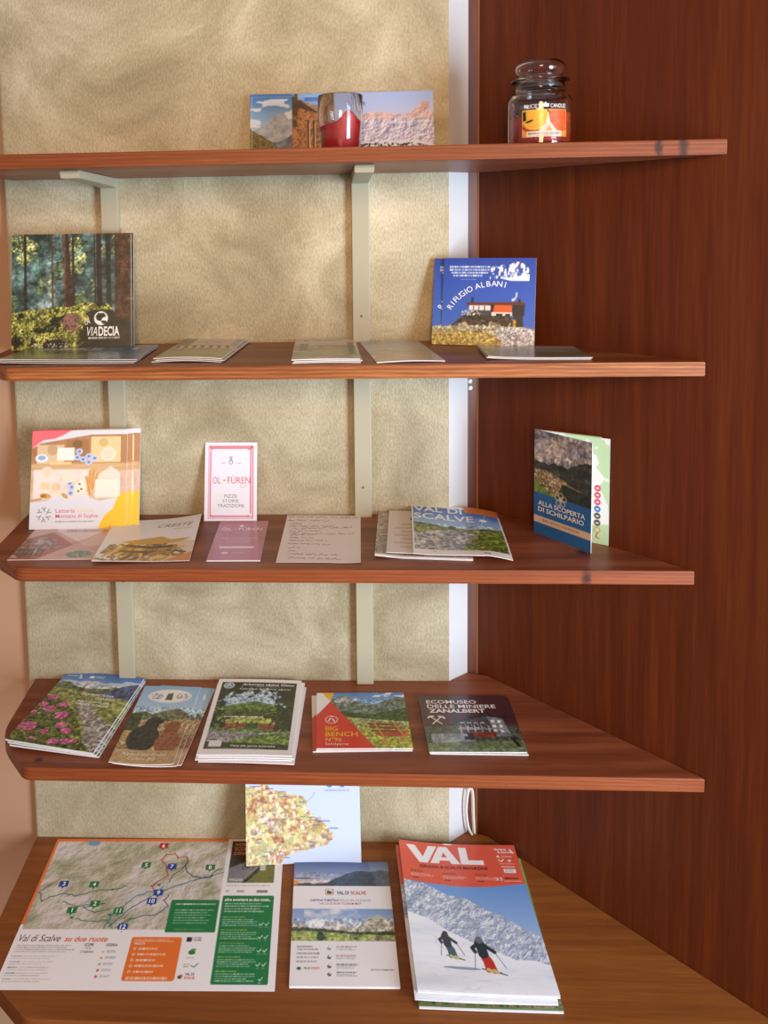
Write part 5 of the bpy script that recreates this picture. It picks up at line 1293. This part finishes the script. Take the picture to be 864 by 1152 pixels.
k.grad(.462, 0, 1, .6, ['#9fb4e2', '#b9c3e6', '#d6cde2'], c)
mt = c & k.below([(.462, .66), (.52, .50), (.60, .36), (.66, .28), (.72, .27), (.78, .36), (.84, .36), (.90, .28), (.94, .20), (1, .34)], .14, 14, 12)
k.relief(mt, ['#6f6a90', '#9c98b8', '#c9c3d8', '#ece6ee', '#f4eef2'], 9, 15, .8, 6)
k.put(mt & (k.V < .42 + (k.noise(10, 16) - .5) * .12), '#e0a888', .45); k.rect(.93, .17, .975, .26, '#d98a52', .6)
k.put(c & k.below([(.462, .66), (.6, .72), (.75, .74), (.9, .72), (1, .80)], .06, 17, 12), '#dcdbe8'); k.dots(c & k.below([(.462, .70), (.6, .76), (.75, .76), (.9, .76), (1, .84)], .06, 18, 12), 420, .8, 2.0, ['#2a2c3a', '#3a3c4a', '#1f2230'], 19, 1.4)
k.frame(.01, .04, .99, .98, .6, '#c9d3ea'); k.text('VAL DI SCALVE', .50, .20, .055, .13, '#4a5a90', b=.02)
o = leaflet('panorama_leaflet', k, .0012, 'gloss', (.0115, -.0290, S1), .0, 80.0, surf=lambda u, v: .0022 * np.abs(2 * u - .9))
tag(o, 'wide mountain leaflet leaning on the wall behind the red candle on the top shelf', 'leaflet')

# ---- glass
def glass(name, rough=.0):
    m, nt, b = new_mat(name); b.inputs['Base Color'].default_value = (.97, .985, .98, 1); b.inputs['Transmission Weight'].default_value = 1.0
    b.inputs['Roughness'].default_value = rough; b.inputs['IOR'].default_value = 1.47; return m


def wax(name, cols):
    m, nt, b = new_mat(name); n = nd(nt, 'ShaderNodeTexNoise'); n.inputs['Scale'].default_value = 40; n.inputs['Detail'].default_value = 3
    nt.links.new(coords(nt, (1, 1, .35)).outputs[0], n.inputs[0]); r = ramp(nt, [(.3, cols[0]), (.55, cols[1]), (.75, cols[2])]); nt.links.new(n.outputs[0], r.inputs[0])
    nt.links.new(r.outputs[0], b.inputs['Base Color']); b.inputs['Roughness'].default_value = .38
    b.inputs['Subsurface Weight'].default_value = .15; b.inputs['Subsurface Radius'].default_value = (.006, .002, .001); return m


MAT['glass'] = glass('clear_glass'); MAT['frosted'] = glass('ground_glass', .28)
# red tumbler candle
cd = empty('tumbler_candle', (.0090, -.1180, S1))
tag(cd, 'red wax candle in a clear tumbler on the top shelf', 'candle')
Ht = .0905
po = [(0, .0), (.0285, .0), (.0300, .002), (.0318, .030), (.0330, .046), (.0338, .049), (.0342, .056), (.0349, Ht - .001), (.0343, Ht), (.0337, Ht - .001)]
pi = [(.0330, .056), (.0322, .049), (.0316, .046), (.0303, .030), (.0288, .008), (.0275, .0055), (0, .0055)]
link('glass', lathe_mesh('glass', po + pi, 72), MAT['glass'], cd)
wp = [(0, .0058), (.0272, .0058), (.0285, .0085), (.0300, .030), (.0312, .046), (.0316, .0475), (.0319, .0500), (.030, .0515), (.024, .0505), (.016, .050), (.008, .051), (0, .0515)]
me = lathe_mesh('wax', wp, 72)
for v in me.vertices:                             # the wax burnt down unevenly: a ridge towards the right, sunk at the left
    if v.co.z > .046:
        ang = math.atan2(v.co.y, v.co.x); r = math.hypot(v.co.x, v.co.y) / .032
        v.co.z += r * (.0040 * math.cos(ang) - .0035) + .0165 * r * math.exp(-((ang + 1.15) / .42) ** 2) + .010 * r * math.exp(-((ang - 1.4) / .6) ** 2)
link('wax', me, wax('red_wax', ('#a80f1a', '#cc1c26', '#e0444a')), cd)
wk = tube('wick', [(0, 0, .050), (.0004, .0003, .0545), (.0016, .0002, .0575)], .0007, .0007, plain('burnt_wick', '#1d1714', .9)); wk.parent = cd

# jar candle with glass lid
jc = empty('jar_candle', (.3080, -.1400, S1))
tag(jc, 'glass jar candle with bulbous lid and orange fruit label', 'candle')
body_o = smooth_prof([(0, 0), (.0430, 0), (.0462, .0015), (.0470, .006), (.0470, .030), (.0470, .066), (.0462, .074), (.0425, .0795), (.0372, .0815), (.0362, .0840)], 2) + [(.0362, .0965), (.0355, .0975), (.0345, .0970)]
body_i = [(.0345, .084)] + smooth_prof([(.0350, .0835), (.0405, .0775), (.0440, .073), (.0449, .066), (.0449, .010), (.0440, .007), (.040, .0055), (0, .0055)], 2)
link('jar', lathe_mesh('jar', body_o + body_i, 96), MAT['glass'], jc)
lid = [(0, .0870), (.0325, .0870), (.0336, .0880), (.0336, .0985), (.0365, .0990)] + smooth_prof([(.0420, .0988), (.0432, .1005), (.0425, .1030), (.0390, .1040), (.0318, .1050), (.0302, .1075), (.0340, .1100), (.0372, .1165), (.0360, .1245), (.0300, .1300), (.018, .1325), (0, .1330)], 2)
lid_i = [(0, .1300)] + smooth_prof([(.017, .1295), (.0280, .1270), (.0335, .1230), (.0345, .1170), (.0315, .1115), (.0275, .1075), (.0285, .1030), (.0300, .1000), (.0305, .0905), (0, .0900)], 2)
lo = link('lid', lathe_mesh('lid', lid, 96), MAT['glass'], jc)
lin_ = lathe_mesh('air_pocket', lid_i, 96)
bm = bmesh.new(); bm.from_mesh(lo.data); bm2 = bmesh.new(); bm2.from_mesh(lin_); bmesh.ops.reverse_faces(bm2, faces=bm2.faces); bm2.to_mesh(lin_); bm.from_mesh(lin_); bm.to_mesh(lo.data); bm.free(); bm2.free(); bpy.data.meshes.remove(lin_)
for p in lo.data.polygons: p.use_smooth = True
link('seal', lathe_mesh('seal', [(.0338, .0895), (.0344, .0895), (.0344, .0955), (.0338, .0955), (.0338, .0895)], 64), MAT['frosted'], lo)
wp = [(0, .0058), (.0395, .0058), (.0436, .0075), (.0446, .0105), (.0446, .0470), (.0440, .0485), (.036, .0475), (.018, .0465), (0, .0465)]
me = lathe_mesh('wax', wp, 96)
for v in me.vertices:
    if v.co.z > .045: v.co.z += .004 * v.co.x / .044
link('wax', me, wax('orange_red_wax', ('#a02224', '#c93a26', '#e2602e')), jc)
wk = tube('wick', [(0, 0, .0465), (.0006, 0, .053), (.0022, .0004, .057)], .0008, .0008, plain('burnt_wick', '#1d1714', .9)); wk.parent = jc
k = Ink(.068, .039, '#e8953a', cell=.0007)
k.put(k.V > -1, k.pal(k.noise(20, 3), ['#e08a2a', '#f0aa48', '#c86a20']))
k.put(k.emask(.30, .30, 19, 17), '#f2c04a'); k.put(k.emask(.30, .30, 16.5, 14.5), k.pal(k.noise(6, 5), ['#e79a24', '#f4b63c', '#d98418']))
k.put(k.emask(.30, .36, 24, 20) & ~k.emask(.27, .28, 21, 18) & (k.V < .85), '#b5401c'); k.put(k.emask(.86, .25, 18, 21), k.pal(k.noise(8, 6), ['#e8742a', '#d4521e', '#f09a48']))
k.poly([(.56, .12), (.60, .45), (.75, .80), (.36, .80), (.50, .52)], '#f0d2c4'); k.poly([(.50, .80), (.58, .58), (.66, .80)], '#e0a85a'); k.rect(.535, 0, .565, .10, '#3a2416'); k.poly([(.02, .10), (.09, .05), (.10, .38), (.03, .42)], '#2a2a16'); k.ell(.17, .42, 6, 1.6, '#3c4420', 1, -.3)
k.rect(.11, .78, .86, .98, '#efe6dc'); k.frame(0, 0, 1, 1, .7, '#f0c878'); k.text('MANDARIN & GINGER', .15, .915, .085, .66, '#6a5a5a', b=.01); k.rect(.32, .935, .66, .955, '#a89a94', .8)
def wrap(r, z0):
    def f(V):
        a_ = V[:, 0] / r; rr = r + V[:, 2]
        return np.stack([rr * np.sin(a_), -rr * np.cos(a_), z0 + V[:, 1]], -1)
    return f
lb = link('label', sheet_mesh('label', k, .0002, warp=wrap(.04715, .0150)), MAT['gloss'], jc); lb['label'] = 'orange fruit picture label'; lb.rotation_euler.z = R(-4)
lw = []
k = Ink(.070, .0125, '#ffffff', cell=.02)
k.text("PRICE'S", .06, .86, .44, .34, '#f2ece4'); k.text('CANDLES', .60, .86, .44, .36, '#f2ece4')
V_, F_, b0 = [], [], 0
for T in k.T:
    u, v, gf = place(T, k.w, k.h); V_.append(np.stack([(u - .5) * k.w, (1 - v) * k.h, np.full_like(u, .0003)], -1)); F_ += [tuple(b0 + i for i in f) for f in gf]; b0 += len(u)
# small crown between the two words
cr_ = np.array([(-.0045, .003), (.0045, .003), (.0052, .0085), (.0026, .0065), (0, .0105), (-.0026, .0065), (-.0052, .0085)]); V_.append(np.concatenate([cr_, np.full((7, 1), .0003)], 1)); F_.append(tuple(b0 + i for i in range(7)))
me = bpy.data.meshes.new('lettering'); me.from_pydata(wrap(.0471, .0545)(np.concatenate(V_)).tolist(), [], F_)
lt = link('lettering', me, plain('white_print', '#efe8e0', .5), jc); lt.rotation_euler.z = R(-4)
